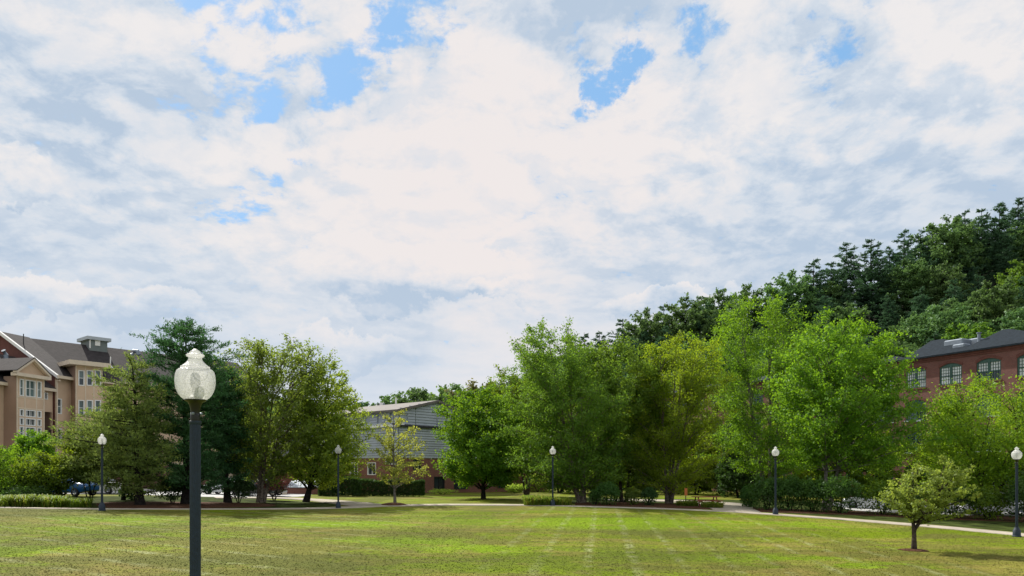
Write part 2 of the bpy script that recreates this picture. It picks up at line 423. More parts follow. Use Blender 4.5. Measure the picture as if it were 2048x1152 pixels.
M['greyroof'] = pbr('grey metal roof', (.15, .135, .125), .8, var=.1, scale=1)
M['redside'] = pbr('dark red siding', (.145, .055, .045), .85, var=.12, scale=2)
M['siding'] = pbr('pale grey siding', (.42, .47, .52), .6, var=.07, scale=.5)
M['sheath'] = pbr('shadow gap sheathing', (.345, .39, .43), .8, var=.05)
M['cladgrey'] = pbr('grey cladding', (.16, .19, .19), .7, var=.08)
M['brick_b'] = brickmat('apartment brick', (.20, .085, .06), (.14, .06, .045), (.25, .2, .17), 1.0, (.9, .4))
M['brick_c'] = brickmat('workshop brick', (.27, .095, .068), (.18, .066, .052), (.24, .18, .15), 1.0, (.643, .766))
M['brick_d'] = brickmat('mill brick', (.215, .072, .055), (.14, .050, .041), (.21, .15, .13), 1.0, (-.454, .891))
M['brick_dark'] = pbr('dark corbelled brick', (.15, .052, .040), .85, var=.15, scale=3)
M['green_paint'] = pbr('green window paint', (.035, .095, .075), .5, var=.1)
M['glass_dark'] = glassmat('dark window glass', (.03, .045, .055))
M['glass_pale'] = glassmat('pale window glass', (.80, .84, .84), .15)
M['glass_teal'] = glassmat('blind behind glass', (.12, .17, .17), .12)
M['void'] = pbr('deep recess', (.02, .02, .022), .9)
M['steel'] = pbr('galvanised steel', (.22, .26, .31), .5, .4, var=.1, scale=2)
M['darkmetal'] = pbr('dark metal', (.03, .03, .035), .5, .3, var=.1)
M['post'] = pbr('blue black post paint', (.009, .024, .046), .6, .0, var=.15, scale=20)
M['fitter'] = pbr('black cast metal', (.008, .008, .009), .35, .0, var=.1)
M['bark'] = pbr('grey brown bark', (.075, .060, .048), .95, var=.3, scale=6, bump=1, bscale=14, spec=.1)
M['bark_dark'] = pbr('dark bark', (.028, .024, .022), .95, var=.3, scale=6, bump=1, bscale=14, spec=.1)
M['bark_pale'] = pbr('pale peeling bark', (.20, .165, .135), .9, var=.35, scale=7, bump=1, bscale=14, spec=.1)
M['bark_grey'] = pbr('smooth grey bark', (.17, .16, .14), .9, var=.25, scale=7, bump=.6, bscale=14, spec=.1)
M['redwood'] = pbr('red stained wood', (.30, .06, .04), .6, var=.2, scale=5)
M['orange'] = pbr('orange paint', (.55, .16, .03), .5, var=.05)
M['bluesign'] = pbr('blue enamel', (.10, .16, .30), .4, var=.05)
M['rubber'] = pbr('tyre rubber', (.015, .015, .015), .8, var=.1)
M['carwhite'] = pbr('white car paint', (.80, .81, .83), .25, .0, var=.02)
M['carblue'] = pbr('blue car paint', (.010, .085, .25), .22, .1, var=.02)
M['carsilver'] = pbr('silver car paint', (.62, .65, .68), .25, .3, var=.02)
M['cardark'] = pbr('dark car paint', (.02, .022, .028), .22, .1, var=.02)
M['carglass'] = glassmat('car glass', (.025, .035, .04), .05)
M['headlight'] = pbr('headlight lens', (.75, .78, .80), .15, .2, var=.02)

L = {}
L['maple'] = leafmat('maple leaves', (.030, .085, .008), (.105, .200, .012), .42, (.22, .30, .01))
L['green'] = leafmat('green leaves', (.034, .080, .009), (.120, .190, .014), .42, (.24, .29, .01))
L['birch'] = leafmat('birch leaves', (.040, .096, .014), (.125, .225, .022), .42, (.20, .30, .025))
L['yellowbirch'] = leafmat('yellowing birch leaves', (.055, .120, .010), (.220, .315, .014), .45, (.32, .42, .015))
L['olive'] = leafmat('olive leaves', (.042, .080, .012), (.125, .175, .020), .40, (.21, .26, .02), autumn=(.22, .15, .03))
L['yolive'] = leafmat('yellow olive leaves', (.065, .120, .016), (.205, .275, .030), .46, (.34, .40, .03), autumn=(.30, .24, .03))
L['locust'] = leafmat('bright leaflets', (.040, .105, .008), (.140, .245, .014), .44, (.22, .34, .015))
L['lime'] = leafmat('lime leaves', (.058, .120, .008), (.190, .275, .014), .44, (.28, .36, .015))
L['thin'] = leafmat('dry yellow green leaves', (.110, .145, .030), (.300, .330, .070), .42, (.42, .44, .07), autumn=(.42, .30, .08))
L['small'] = leafmat('silvery green leaves', (.085, .130, .028), (.240, .310, .060), .42, (.30, .36, .05), autumn=(.36, .20, .05))
L['pine'] = leafmat('blue green needles', (.014, .050, .024), (.052, .135, .048), .22)
L['oldpine'] = leafmat('olive needles', (.050, .080, .022), (.150, .190, .045), .32, autumn=(.19, .12, .04))
L['hillpine'] = leafmat('hill needles', (.022, .056, .032), (.056, .116, .056), .20)
L['hillleaf'] = leafmat('hill leaves', (.036, .082, .030), (.098, .166, .050), .28)
L['hilllight'] = leafmat('light hill leaves', (.036, .085, .012), (.110, .180, .020), .35)
L['hillbrown'] = leafmat('browning hill leaves', (.075, .090, .036), (.165, .155, .060), .30)
L['dark'] = leafmat('dark shrub leaves', (.012, .034, .010), (.040, .082, .016), .25)
L['shrub'] = leafmat('shrub leaves', (.018, .050, .012), (.062, .125, .018), .32)
L['red'] = leafmat('purple red leaves', (.040, .014, .018), (.085, .030, .032), .35)
L['airy'] = leafmat('airy olive leaves', (.050, .095, .018), (.155, .225, .035), .46, (.26, .33, .04))
L['lily'] = leafmat('strappy leaves', (.050, .095, .012), (.150, .200, .022), .40, autumn=(.26, .19, .05))
L['yellowgreen'] = leafmat('sunny weeds', (.10, .17, .03), (.28, .36, .05), .45)  # bright yellow green foliage colour

# ------------------------------------------------------------------ ground sheets
def grid_sheet(name, xs, ys, mat, dz=0.0):
    X, Y = np.meshgrid(xs, ys); Z = G(X, Y)+dz
    V = np.stack([X, Y, Z], -1).reshape(-1, 3); nx = len(xs); ny = len(ys)
    i = np.arange(nx-1)[None, :]+np.arange(ny-1)[:, None]*nx
    Fq = np.stack([i, i+1, i+nx+1, i+nx], -1).reshape(-1, 4)
    return tag(raw_mesh(name, V, Fq, mat, smooth=True), kind='structure')
xs = np.concatenate([np.array([-1500, -700, -300, -150, -100, -75]), np.arange(-60, 60.1, 1.0), np.array([75, 100, 150, 300, 700, 1500])])
ys = np.concatenate([np.array([-600, -200, -80, -40, -20]), np.arange(-8, 80.1, 1.0), np.array([95, 120, 160, 250, 500, 1000, 2500])])
grid_sheet('ground', xs, ys, M['lawn'])

def ribbon(name, pts, width, mat, dz=.03, skirt=.06, label=None):
    """a path along world points, draped on the ground"""
    P = []
    for i in range(len(pts)-1):
        a, b = np.array(pts[i][:2]), np.array(pts[i+1][:2]); n = max(1, int(np.linalg.norm(b-a)/.6))
        for k in range(n): P.append(a+(b-a)*k/n)
    P.append(np.array(pts[-1][:2])); P = np.array(P)
    for _ in range(3): P[1:-1] = (P[:-2]+P[1:-1]*2+P[2:])/4
    t = np.gradient(P, axis=0); t /= np.linalg.norm(t, axis=1)[:, None]; nrm = np.stack([-t[:, 1], t[:, 0]], 1)
    w = np.interp(np.linspace(0, 1, len(P)), np.linspace(0, 1, len(width)), width)[:, None]/2 if hasattr(width, '__len__') else width/2
    l, c, r = P+nrm*w, P, P-nrm*w
    rows = []
    for q, dd in ((l, dz-skirt), (l, dz), (c, dz+.01), (r, dz), (r, dz-skirt)):
        rows.append(np.column_stack([q, G(q[:, 0], q[:, 1])+dd]))
    V = np.concatenate(rows); n = len(P); Fq = []
    for k in range(4):
        for i in range(n-1): Fq.append((k*n+i, (k+1)*n+i, (k+1)*n+i+1, k*n+i+1))
    return tag(raw_mesh(name, V, np.array(Fq), mat), kind='structure')

def patch(name, ring_px, mat, dz=.012, mound=0.0, sub=10, world=None):
    """ground sheet inside a ring of picture points, with a filled interior"""
    R = np.array(world if world is not None else [hit(a, b)[:2] for a, b in ring_px], float)
    # resample and smooth the ring
    Q = []
    for i in range(len(R)):
        a, b = R[i], R[(i+1) % len(R)]; n = max(1, int(np.linalg.norm(b-a)/.8))
        for k in range(n): Q.append(a+(b-a)*k/n)
    Q = np.array(Q)
    for _ in range(2): Q = (np.roll(Q, 1, 0)+2*Q+np.roll(Q, -1, 0))/4
    c = Q.mean(0); rings = []
    for k in range(sub+1):
        f = 1-k/(sub+1.0); q = c+(Q-c)*f
        rings.append(np.column_stack([q, G(q[:, 0], q[:, 1])+dz+mound*(1-f**3)*(1 if k else 0)]))
    V = np.concatenate(rings+[np.array([[c[0], c[1], float(G(*c))+dz+mound]])]); n = len(Q); Fq = []
    for k in range(sub):
        for i in range(n):
            j = (i+1) % n; Fq.append((k*n+i, k*n+j, (k+1)*n+j, (k+1)*n+i))
    last = len(V)-1
    for i in range(n): Fq.append((sub*n+i, sub*n+(i+1) % n, last))
    return tag(raw_mesh(name, V, Fq, mat, smooth=True), kind='structure')

path_px = [(-330, 1018), (-100, 1016), (0, 1015.5), (100, 1017.5), (204, 1018.5), (400, 1018.6), (600, 1017.4), (676, 1016), (760, 1011.3), (900, 1009.6), (1050, 1010.5),
           (1105, 1011.4), (1200, 1014), (1350, 1018.5), (1480, 1024.5), (1600, 1032.5), (1750, 1043.5), (1900, 1056), (2048, 1070), (2250, 1090)]
PATH = [hit(a, b) for a, b in path_px]
ribbon('path', PATH, [.9, .9, .85, .9, 1.5, 2.2, 2.2, 1.5, 1.3, 1.4, 1.7, 1.7, 1.7], M['concrete'])
ribbon('branch_path', [hit(745, 1011.5), hit(700, 1006.5), hit(650, 1001.5), hit(590, 997.5), hit(540, 996), hit(430, 996)], [3.0, 2.6, 2.2, 2.2, 2.4], M['concrete'], dz=.034)
ribbon('patio_path', [hit(1478, 1024), hit(1455, 1015), hit(1425, 1007), hit(1380, 1003), hit(1300, 1001.5), hit(1215, 1001)], [2.8, 3.2, 5, 6, 6, 5], M['concrete'], dz=.038)
M['grass_tree_shade'] = pbr('grass with painted tree shade', (.050, .070, .014), .95, var=.35, scale=1.2, bump=.6, spec=.05)  # dark green for the ground sheets, the trees' shade put into the colour
patch('shade_verge', None, M['grass_tree_shade'], .008, sub=14, world=[hit(a, b)[:2] for a, b in ((1180, 1011), (1350, 1015.5), (1480, 1021.5), (1600, 1029), (1750, 1040), (1900, 1052), (2048, 1065), (2200, 1080))]+[at(2300, 60)[:2], at(1800, 76)[:2], at(1400, 76)[:2], at(1100, 76)[:2], at(1050, 66)[:2]])
patch('shade_verge', None, M['grass_tree_shade'], .008, sub=10, world=[hit(a, b)[:2] for a, b in ((30, 1013.5), (200, 1016.5), (400, 1017), (600, 1015.5), (690, 1011.5), (650, 1005), (560, 1001))]+[at(400, 62)[:2], at(100, 56)[:2], at(-60, 52)[:2]])
patch('mulch_bed', [(196, 1016), (190, 1006), (260, 1003), (400, 1004.5), (520, 1006), (560, 1010), (540, 1014), (400, 1016.5), (300, 1017)], M['mulch'], .014, .05)
patch('mulch_bed', [(1150, 1012), (1150, 1004), (1250, 1005), (1380, 1008), (1440, 1014), (1452, 1020), (1400, 1018.5), (1300, 1015)], M['mulch'], .014, .05)
patch('mulch_bed', [(755, 1010), (775, 1007.6), (800, 1007.6), (822, 1010), (800, 1012.6), (770, 1012.6)], M['mulch'], .05, .12)
patch('mulch_bed', [(1500, 1024), (1500, 1016), (1700, 1022), (1900, 1030), (2100, 1034), (2100, 1046), (1900, 1040), (1700, 1030)], M['mulch'], .012, .04)
patch('parking_lot', None, M['asphalt'], .02, world=[at(-420, 59)[:2], at(0, 60)[:2], at(250, 62)[:2], at(420, 60)[:2], at(600, 64)[:2], at(640, 74)[:2], at(420, 84)[:2], at(130, 70)[:2], at(-500, 68)[:2]])
patch('parking_lot', None, M['asphalt'], .02, world=[at(1700, 56)[:2], at(1900, 50)[:2], at(2300, 46)[:2], at(2500, 60)[:2], at(1900, 74)[:2], at(1650, 74)[:2]])
_c = hit(1828, 1101)[:2]
patch('tree_ring_mulch', None, M['mulch'], .012, .05, sub=3, world=[_c+np.array([math.cos(a)*(.62+.12*math.sin(3*a)), math.sin(a)*(.6+.1*math.cos(2*a))]) for a in np.linspace(0, 2*PI, 14)[:-1]])

# hillside terrain: rises to the right behind the mill
RIDGE_PX = [900, 1000, 1150, 1250, 1340, 1450, 1560, 1640, 1700, 1760, 1810, 1870, 1930, 2000, 2060, 2200, 2500]
RIDGE_PY = [800, 770, 668, 648, 612, 585, 565, 530, 498, 488, 470, 452, 428, 405, 392, 375, 350]
D0, D1 = 118.0, 200.0
TREE_H = 17.0
def ridge_z(px): return HC+(HZ-np.interp(px, RIDGE_PX, RIDGE_PY))*D1/F-TREE_H
def hill_z(px, d):
    t = np.clip((d-D0)/(D1-D0), 0, 1.0)
    return 0.2+np.maximum(0, ridge_z(px)-.2)*(t**.85)
def build_hill():
    pxs = np.linspace(950, 3300, 60); ds = np.concatenate([np.linspace(D0-6, D1, 24), [230, 300, 420]])
    V = []; 
    for d in ds:
        for p in pxs:
            z = hill_z(p, min(d, D1)) if d >= D0 else .0
            if d > D1: z = z*(1-.25*(d-D1)/220)
            V.append(((p-1024)/F*d, d, float(z)-.3*(d < D0)))
    n = len(pxs); Fq = [(j*n+i, j*n+i+1, (j+1)*n+i+1, (j+1)*n+i) for j in range(len(ds)-1) for i in range(n-1)]
    tag(raw_mesh('hillside', np.array(V), np.array(Fq), M['forestfloor'], smooth=True), kind='structure')
build_hill()

# ------------------------------------------------------------------ vegetation kit
def norm(v): return v/np.maximum(np.linalg.norm(v, axis=-1, keepdims=True), 1e-9)
def leaves(C, Nrm, size, aspect, rng, fold=.25, axis=None):
    """rhombic folded leaves: C centres, Nrm normals, size (n,)"""
    n = len(C); r = norm(rng.normal(size=(n, 3))) if axis is None else norm(axis)
    a = norm(r-Nrm*np.sum(r*Nrm, 1, keepdims=True)); b = np.cross(Nrm, a); s = size[:, None]
    w = s*aspect
    V = np.stack([C-a*s*.5, C+b*w*.5-Nrm*s*fold*.2, C+a*s*.5, C-b*w*.5+Nrm*s*fold*.2], 1).reshape(-1, 3)
    return V, np.arange(4*n).reshape(n, 4)
def tubes(P, R, nside=4):
    """many tubes at once: P (m,k,3), R (m,k)"""
    m, k, _ = P.shape
    t = np.gradient(P, axis=1); t = norm(t)
    up = np.zeros_like(t); up[..., 2] = 1; up[np.abs(t[..., 2]) > .9] = (1, 0, 0)
    a = norm(np.cross(t, up)); b = np.cross(t, a)
    an = np.arange(nside)*2*PI/nside
    V = P[:, :, None, :]+R[:, :, None, None]*(a[:, :, None, :]*np.cos(an)[None, None, :, None]+b[:, :, None, :]*np.sin(an)[None, None, :, None])
    V = V.reshape(-1, 3)
    base = (np.arange(m)*k*nside)[:, None, None]+(np.arange(k-1)*nside)[None, :, None]
    i = np.arange(nside)[None, None, :]; j = (i+1) % nside
    Fq = np.stack([base+i, base+j, base+nside+j, base+nside+i], -1).reshape(-1, 4)
    return V, Fq

def grow(rng, prof, stems, n_limb=70, n_spray=9, n_leaf=26000, leaf=.19, aspect=.62, rise=.55, style='leaf', lobes=.22, spread=.20,
         limb_r=.045, low=0.0, inner=.25, depth=1.0, upb=.6, spray_len=.26, flat=.62, whorls=0, wexp=1.4):
    """prof: list of (z, cx, r) giving the crown's outline; stems: list of (k,3) arrays with radii (k,)"""
    pz = np.array([p[0] for p in prof]); px_ = np.array([p[1] for p in prof]); pr = np.array([p[2] for p in prof])
    o = np.argsort(pz); pz, px_, pr = pz[o], px_[o], pr[o]
    zs = np.linspace(pz[0], pz[-1], 200); w = np.interp(zs, pz, pr)+.15; cdf = np.cumsum(w**wexp); cdf /= cdf[-1]
    zt = np.interp((np.arange(n_limb)+rng.random(n_limb))/n_limb, cdf, zs)
    if whorls: zt = pz[0]+(pz[-1]-pz[0])*((np.round((zt-pz[0])/(pz[-1]-pz[0])*whorls)+rng.normal(size=n_limb)*.10)/whorls); zt = np.clip(zt, pz[0], pz[-1])
    phi = np.arange(n_limb)*2.399963+rng.random(n_limb)*.5
    R = np.interp(zt, pz, pr); cx = np.interp(zt, pz, px_)
    ph = rng.random(4)*6.28
    lob = 1+lobes*(.5*np.sin(2*phi+ph[0]+zt*.6)+.5*np.sin(3*phi+ph[1]-zt*.9)+.6*np.sin(zt*2.2+ph[2]+phi))*.8
    rad = R*lob*np.where(rng.random(n_limb) < inner, rng.uniform(.25, .75, n_limb), rng.uniform(.80, 1.03, n_limb))
    tip = np.stack([cx+rad*np.cos(phi), rad*np.sin(phi)*depth, zt], 1)
    # attach every limb to the nearest stem, lower than its tip
    best = None; start = np.zeros((n_limb, 3)); bd = np.full(n_limb, 1e9)
    zs_want = zt-rise*rad*rng.uniform(.7, 1.2, n_limb)
    for P, _r in stems:
        zw = np.clip(zs_want, max(P[0, 2]+.25*(pz[0]-P[0, 2]), P[0, 2]+low), P[-1, 2]-.05)
        q = np.stack([np.interp(zw, P[:, 2], P[:, 0]), np.interp(zw, P[:, 2], P[:, 1]), zw], 1)
        dd = np.linalg.norm((tip-q)[:, :2], axis=1)*rng.uniform(.85, 1.15, n_limb)
        u = dd < bd; bd[u] = dd[u]; start[u] = q[u]
    mid = (start+tip)/2; mid[:, 2] += (.10 if style == 'leaf' else -.03)*rad; mid += rng.normal(size=mid.shape)*rad[:, None]*.05
    def bez(s): s = s[..., None]; return ((1-s)**2)*start[:, None]+2*s*(1-s)*mid[:, None]+s*s*tip[:, None]
    ss = np.tile(np.linspace(0, 1, 6), (n_limb, 1)); LP = bez(ss)
    LR = (limb_r*(.35+rad/ max(rad.max(), .1)))[:, None]*np.linspace(1, .18, 6)[None, :]
    bV, bF = tubes(LP, LR, 5)
    # sprays
    s = rng.uniform(.30 if style == 'leaf' else .18, 1.0, (n_limb, n_spray)); s[:, 0] = 1.0
    SP = bez(s); ld = norm(tip-start)[:, None, :]
    dirn = norm(ld*.7+rng.normal(size=SP.shape)*(.62 if style == 'leaf' else .5)*np.array([1, 1, .55])+np.array([0, 0, .06 if style == 'leaf' else .12]))
    Ls = (spray_len*(.35*R.mean()+.65*R))[:, None]*rng.uniform(.55, 1.25, (n_limb, n_spray))+leaf*.8
    SP = SP.reshape(-1, 3); dirn = dirn.reshape(-1, 3); Ls = Ls.reshape(-1); ns = len(SP)
    tP = np.stack([SP, SP+dirn*Ls[:, None]*.5+np.array([0, 0, .03]), SP+dirn*Ls[:, None]], 1)
    tR = np.tile(np.array([limb_r*.28, limb_r*.2, limb_r*.08]), (ns, 1))
    tV, tF = tubes(tP, tR, 3)
    BV = np.concatenate([bV, tV]); BF = np.concatenate([bF, tF+len(bV)])
    # leaves along the sprays, in small bunches
    wts = Ls**1.3; idx = rng.choice(ns, n_leaf, p=wts/wts.sum())
    f = rng.random(n_leaf)**.8
    C = SP[idx]+dirn[idx]*(Ls[idx]*f)[:, None]+rng.normal(size=(n_leaf, 3))*(spread*(.4+.6*Ls[idx]))[:, None]*np.array([1, 1, flat])
    tint = np.clip(np.repeat(rng.random(n_limb), n_spray)[idx]*.30+rng.random(ns)[idx]*.25+rng.random(n_leaf)*.45, 0, 1)
    if style == 'leaf':
        out = C-np.stack([np.interp(C[:, 2], pz, px_), np.zeros(n_leaf), C[:, 2]-.3], 1)
        Nn = norm(norm(out)*.35+rng.normal(size=(n_leaf, 3))*.75+np.array([0, 0, upb]))
        V, Fq = leaves(C, Nn, leaf*rng.uniform(.6, 1.35, n_leaf), aspect, rng)
    else:
        ax = norm(dirn[idx]*.8+rng.normal(size=(n_leaf, 3))*.65+np.array([0, 0, .35]))
        Nn = norm(np.cross(ax, rng.normal(size=(n_leaf, 3))))
        V, Fq = leaves(C, Nn, leaf*rng.uniform(.6, 1.3, n_leaf), aspect, rng, .1, ax)
    return (V, Fq, tint), (BV, BF)

def stem_line(rng, x, y, top, r0, lean=(0, 0), k=9, wob=.05, base=(0, 0), z0=-.15, fork=0.0):
    t = np.linspace(0, 1, k); z = z0+(top-z0)*t
    ph = rng.random(2)*6.28
    X = base[0]+(x-base[0])*t**.9+lean[0]*t+wob*top*.25*np.sin(t*4+ph[0])*t*(1-t)*2
    Y = base[1]+(y-base[1])*t**.9+lean[1]*t+wob*top*.25*np.sin(t*4+ph[1])*t*(1-t)*2
    if fork: w_ = np.clip((z-fork*.55)/(fork*1.2), 0, 1); w_ = w_*w_*(3-2*w_); X *= w_; Y *= w_
    r = r0*(1-t*.86)*(1+.55*np.exp(-t*top/.28))
    return np.stack([X, Y, z], 1), r

def make_tree(name, label, base, crown_px, mat, bark='bark', stems=1, seed=1, d=None, group=None, cat='tree', r0=.16, fork=0.0, **kw):
    """base: picture point of the foot; crown_px: rows (py, left px, right px)"""
    rng = np.random.default_rng(seed)
    P0 = hit(*base) if d is None else at(base[0], d)
    dd = P0[1]; s = dd/F
    prof = [(zof(py, dd)-P0[2], ((l+r)/2-1024)*s-P0[0], (r-l)/2*s) for py, l, r in crown_px]
    top = max(p[0] for p in prof)
    root = empty(name, tuple(P0), label, cat, group)
    st = []
    toptrunk = top*.93
    cxm = float(np.mean([p[1] for p in prof])); cxt = sorted(prof)[-1][1]
    if stems == 1: st.append(stem_line(rng, cxt, 0, toptrunk, r0))
    else:
        for i in range(stems):
            a = 2*PI*i/stems+rng.random()*.8; w = max(p[2] for p in prof)*rng.uniform(.25, .5)
            st.append(stem_line(rng, cxm+w*math.cos(a), w*math.sin(a)*.8, toptrunk*rng.uniform(.72, 1.0), r0*rng.uniform(.7, 1.0), base=(r0*1.1*math.cos(a), r0*1.1*math.sin(a)), fork=fork, k=14 if fork else 9))
    (V, Fq, tint), (BV, BF) = grow(rng, prof, st, **kw)
    bm_ = M[bark]
    for p, r in st:
        tv, tf = tubes(p[None], r[None], 9); raw_mesh('trunk', tv, tf, bm_, root, smooth=True)
    raw_mesh('branches', BV, BF, bm_, root, smooth=True)
    raw_mesh('crown', V, Fq, mat, root, tint=tint)
    return root

def bush_mesh(rng, w, dp, h, n, leaf, flat_top=False, box=False, aspect=.6, z0=.05, lobes=.15, style='leaf'):
    if box:
        C = np.stack([rng.uniform(-1, 1, n), rng.uniform(-1, 1, n), rng.random(n)], 1)
        face = rng.integers(0, 4, n)
        C[face == 0, 1] = -1; C[face == 1, 2] = 1; C[face == 2, 0] = np.sign(C[face == 2, 0])
        Nn = np.zeros((n, 3)); Nn[face == 0] = (0, -1, .2); Nn[face == 1] = (0, 0, 1); Nn[face == 2, 0] = C[face == 2, 0]; Nn[face == 3, 2] = 1
        C = C*np.array([w/2, dp/2, h])+rng.normal(size=(n, 3))*leaf*.45
        C[:, 2] += .06*h*np.sin(C[:, 0]*2.1)*(C[:, 2]/h)
    else:
        v = norm(rng.normal(size=(n, 3))); v[:, 2] = np.where(rng.random(n) < .72, np.abs(v[:, 2]), v[:, 2])
        ph = rng.random(5)*6.28
        az = np.arctan2(v[:, 1], v[:, 0]); el = np.arcsin(np.clip(v[:, 2], -1, 1))
        lob = 1+lobes*(np.sin(3*az+ph[0]+el*2)*.6+np.sin(5*az+ph[1]-el*4)*.5+np.sin(8*az+7*el+ph[2])*.4)
        C = v*lob[:, None]*(rng.random(n)**.28)[:, None]*np.array([w/2, dp/2, h*.54])+np.array([0, 0, h*.46+z0]); Nn = v+np.array([0, 0, .4])
        C += rng.normal(size=(n, 3))*leaf*.35
    C[:, 2] = np.where(C[:, 2] < z0, z0+rng.random(n)*.3*h, C[:, 2])
    Nn = norm(Nn*.6+rng.normal(size=(n, 3))*.65)
    V, Fq = leaves(C, Nn, leaf*rng.uniform(.6, 1.35, n), aspect, rng)
    cl = np.sin(C[:, 0]*2.3/max(w, .5)*3+1)*np.sin(C[:, 1]*5+2)*.25
    tint = np.clip(rng.random(n)*.6+.2+cl, 0, 1)
    return V, Fq, tint
def make_shrub(name, label, px, py, w_px, h_px, mat, seed, n=2600, leaf=.10, d=None, group=None, box=False, cat='shrub', depth=.9, bark='bark_dark', lobes=.15, lift=0.0, stems=5):
    rng = np.random.default_rng(seed); P0 = hit(px, py) if d is None else at(px, d); s = P0[1]/F
    w, h = w_px*s, h_px*s
    root = empty(name, tuple(P0), label, cat, group)
    V, Fq, tint = bush_mesh(rng, w, w*depth if not box else 1.5, h*(1-lift), n, leaf, box=box, lobes=lobes)
    V[:, 2] += h*lift
    raw_mesh('foliage', V, Fq, mat, root, tint=tint)
    m = []
    for i in range(stems):
        a = 6.28*i/stems+rng.random(); e = np.array([w*.3*math.cos(a), w*.3*depth*math.sin(a), h*.7]) if not box else np.array([w*(-.45+.9*i/max(1, stems-1)), 0, h*.8])
        b0 = np.array([.06*math.cos(a), .06*math.sin(a), -.05]) if not box else np.array([e[0], 0, -.05])
        t = np.linspace(0, 1, 5)[:, None]; m.append(b0+(e-b0)*t+np.array([0, 0, .1*h])*np.sin(t*3.1))
    m = np.array(m); tv, tf = tubes(m, np.tile(np.linspace(.035, .01, 5), (len(m), 1)), 5)
    raw_mesh('stems', tv, tf, M[bark], root, smooth=True)
    return root
def blades_mesh(rng, w, dp, h, n, width=.035):
    """arching strap leaves growing from clumps: 3 quads each"""
    a = rng.random(n)*6.28; rr = np.sqrt(rng.random(n))
    B = np.stack([rr*np.cos(a)*w/2, rr*np.sin(a)*dp/2, np.zeros(n)], 1)
    da = rng.random(n)*6.28; D = np.stack([np.cos(da), np.sin(da), np.zeros(n)], 1); S_ = np.stack([-np.sin(da), np.cos(da), np.zeros(n)], 1)
    Ln = h*rng.uniform(.6, 1.3, n); V = []
    for t, z, ww in ((0, 0, .7), (.30, .72, 1), (.75, .98, .8), (1.15, .72, .15)):
        c = B+D*(Ln*t*.8)[:, None]; c[:, 2] += Ln*z
        V.append(c-S_*width*ww/2); V.append(c+S_*width*ww/2)
    V = np.stack(V, 1).reshape(-1, 3); o = (np.arange(n)*8)[:, None]
    Fq = np.concatenate([o+np.array([[0, 1, 3, 2]]), o+np.array([[2, 3, 5, 4]]), o+np.array([[4, 5, 7, 6]])])
    return V, Fq, np.tile(rng.random(n), 3)
def make_lily(label, px, py, w_px, h, seed, n=420, dp=1.4, group=None):
    P0 = hit(px, py); s = P0[1]/F; rng = np.random.default_rng(seed)
    V, Fq, tint = blades_mesh(rng, w_px*s, dp, h, n, .05)
    o = raw_mesh('strappy_plant', V, Fq, L['lily'], tint=tint); o.location = tuple(P0)
    return tag(o, label, 'plant', group)

# ------------------------------------------------------------------ building kit
class Frame:
    """local facade axes: u along the wall, k outward from it"""
    def __init__(s, px, d, ang=None, U=None, N=None, origin=None):
        s.o = np.array(origin if origin is not None else ((px-1024)/F*d, d), float)
        s.U = np.array(U, float); s.U /= np.linalg.norm(s.U)
        s.N = np.array(N, float); s.N /= np.linalg.norm(s.N)
    def p(s, u, k, z): q = s.o+s.U*u+s.N*k; return (q[0], q[1], z)
    def u(s, px, k=0.0):
        a = (px-1024)/F; q = s.o+s.N*k
        return (a*q[1]-q[0])/(s.U[0]-a*s.U[1])
    def z(s, py, u, k=0.0): q = s.o+s.U*u+s.N*k; return HC+(HZ-py)*q[1]/F
    def k(s, px, u=0.0):
        a = (px-1024)/F; q = s.o+s.U*u
        return (a*q[1]-q[0])/(s.N[0]-a*s.N[1])
class FB(MB):
    def __init__(s, fr): super().__init__(); s.fr = fr
    def bx(s, u0, u1, k0, k1, z0, z1):
        p = s.fr.p
        s.hexa([p(u0,k0,z0),p(u1,k0,z0),p(u1,k1,z0),p(u0,k1,z0),p(u0,k0,z1),p(u1,k0,z1),p(u1,k1,z1),p(u0,k1,z1)])
    def slab(s, c4, th):
        """thick sloped slab from 4 corners (u,k,z), thickness downward"""
        p = s.fr.p
        lo = [p(a, b, z-th) for a, b, z in c4]; hi = [p(a, b, z) for a, b, z in c4]; s.hexa(lo+hi)
    def poly(s, pts, k0, k1):
        """prism: polygon in (u,z) extruded from k0 to k1"""
        n = len(pts); p = s.fr.p
        s.add([p(a, k0, b) for a, b in pts]+[p(a, k1, b) for a, b in pts], [tuple(range(n)), tuple(range(2*n-1, n-1, -1))]+[(i, n+i, n+(i+1) % n, (i+1) % n) for i in range(n)])
    def wall(s, u0, u1, z0, z1, k=0.0, th=.3, holes=()):
        us = sorted({u0, u1, *[h[0] for h in holes], *[h[1] for h in holes]}); zs = sorted({z0, z1, *[h[2] for h in holes], *[h[3] for h in holes]})
        us = [a for a in us if u0 <= a <= u1]; zs = [a for a in zs if z0 <= a <= z1]
        p = s.fr.p
        def solid(i, j):
            a = (us[i]+us[i+1])/2; b = (zs[j]+zs[j+1])/2
            return not any(h[0] < a < h[1] and h[2] < b < h[3] for h in holes)
        for i in range(len(us)-1):
            for j in range(len(zs)-1):
                if not solid(i, j): continue
                a, b, c, e = us[i], us[i+1], zs[j], zs[j+1]
                s.add([p(a, k, c), p(b, k, c), p(b, k, e), p(a, k, e)], [(0, 1, 2, 3)])
        for h in holes:
            a, b, c, e = h[:4]
            s.add([p(a, k, c), p(b, k, c), p(b, k, e), p(a, k, e), p(a, k-th, c), p(b, k-th, c), p(b, k-th, e), p(a, k-th, e)],
                  [(0, 1, 5, 4), (1, 2, 6, 5), (2, 3, 7, 6), (3, 0, 4, 7)])
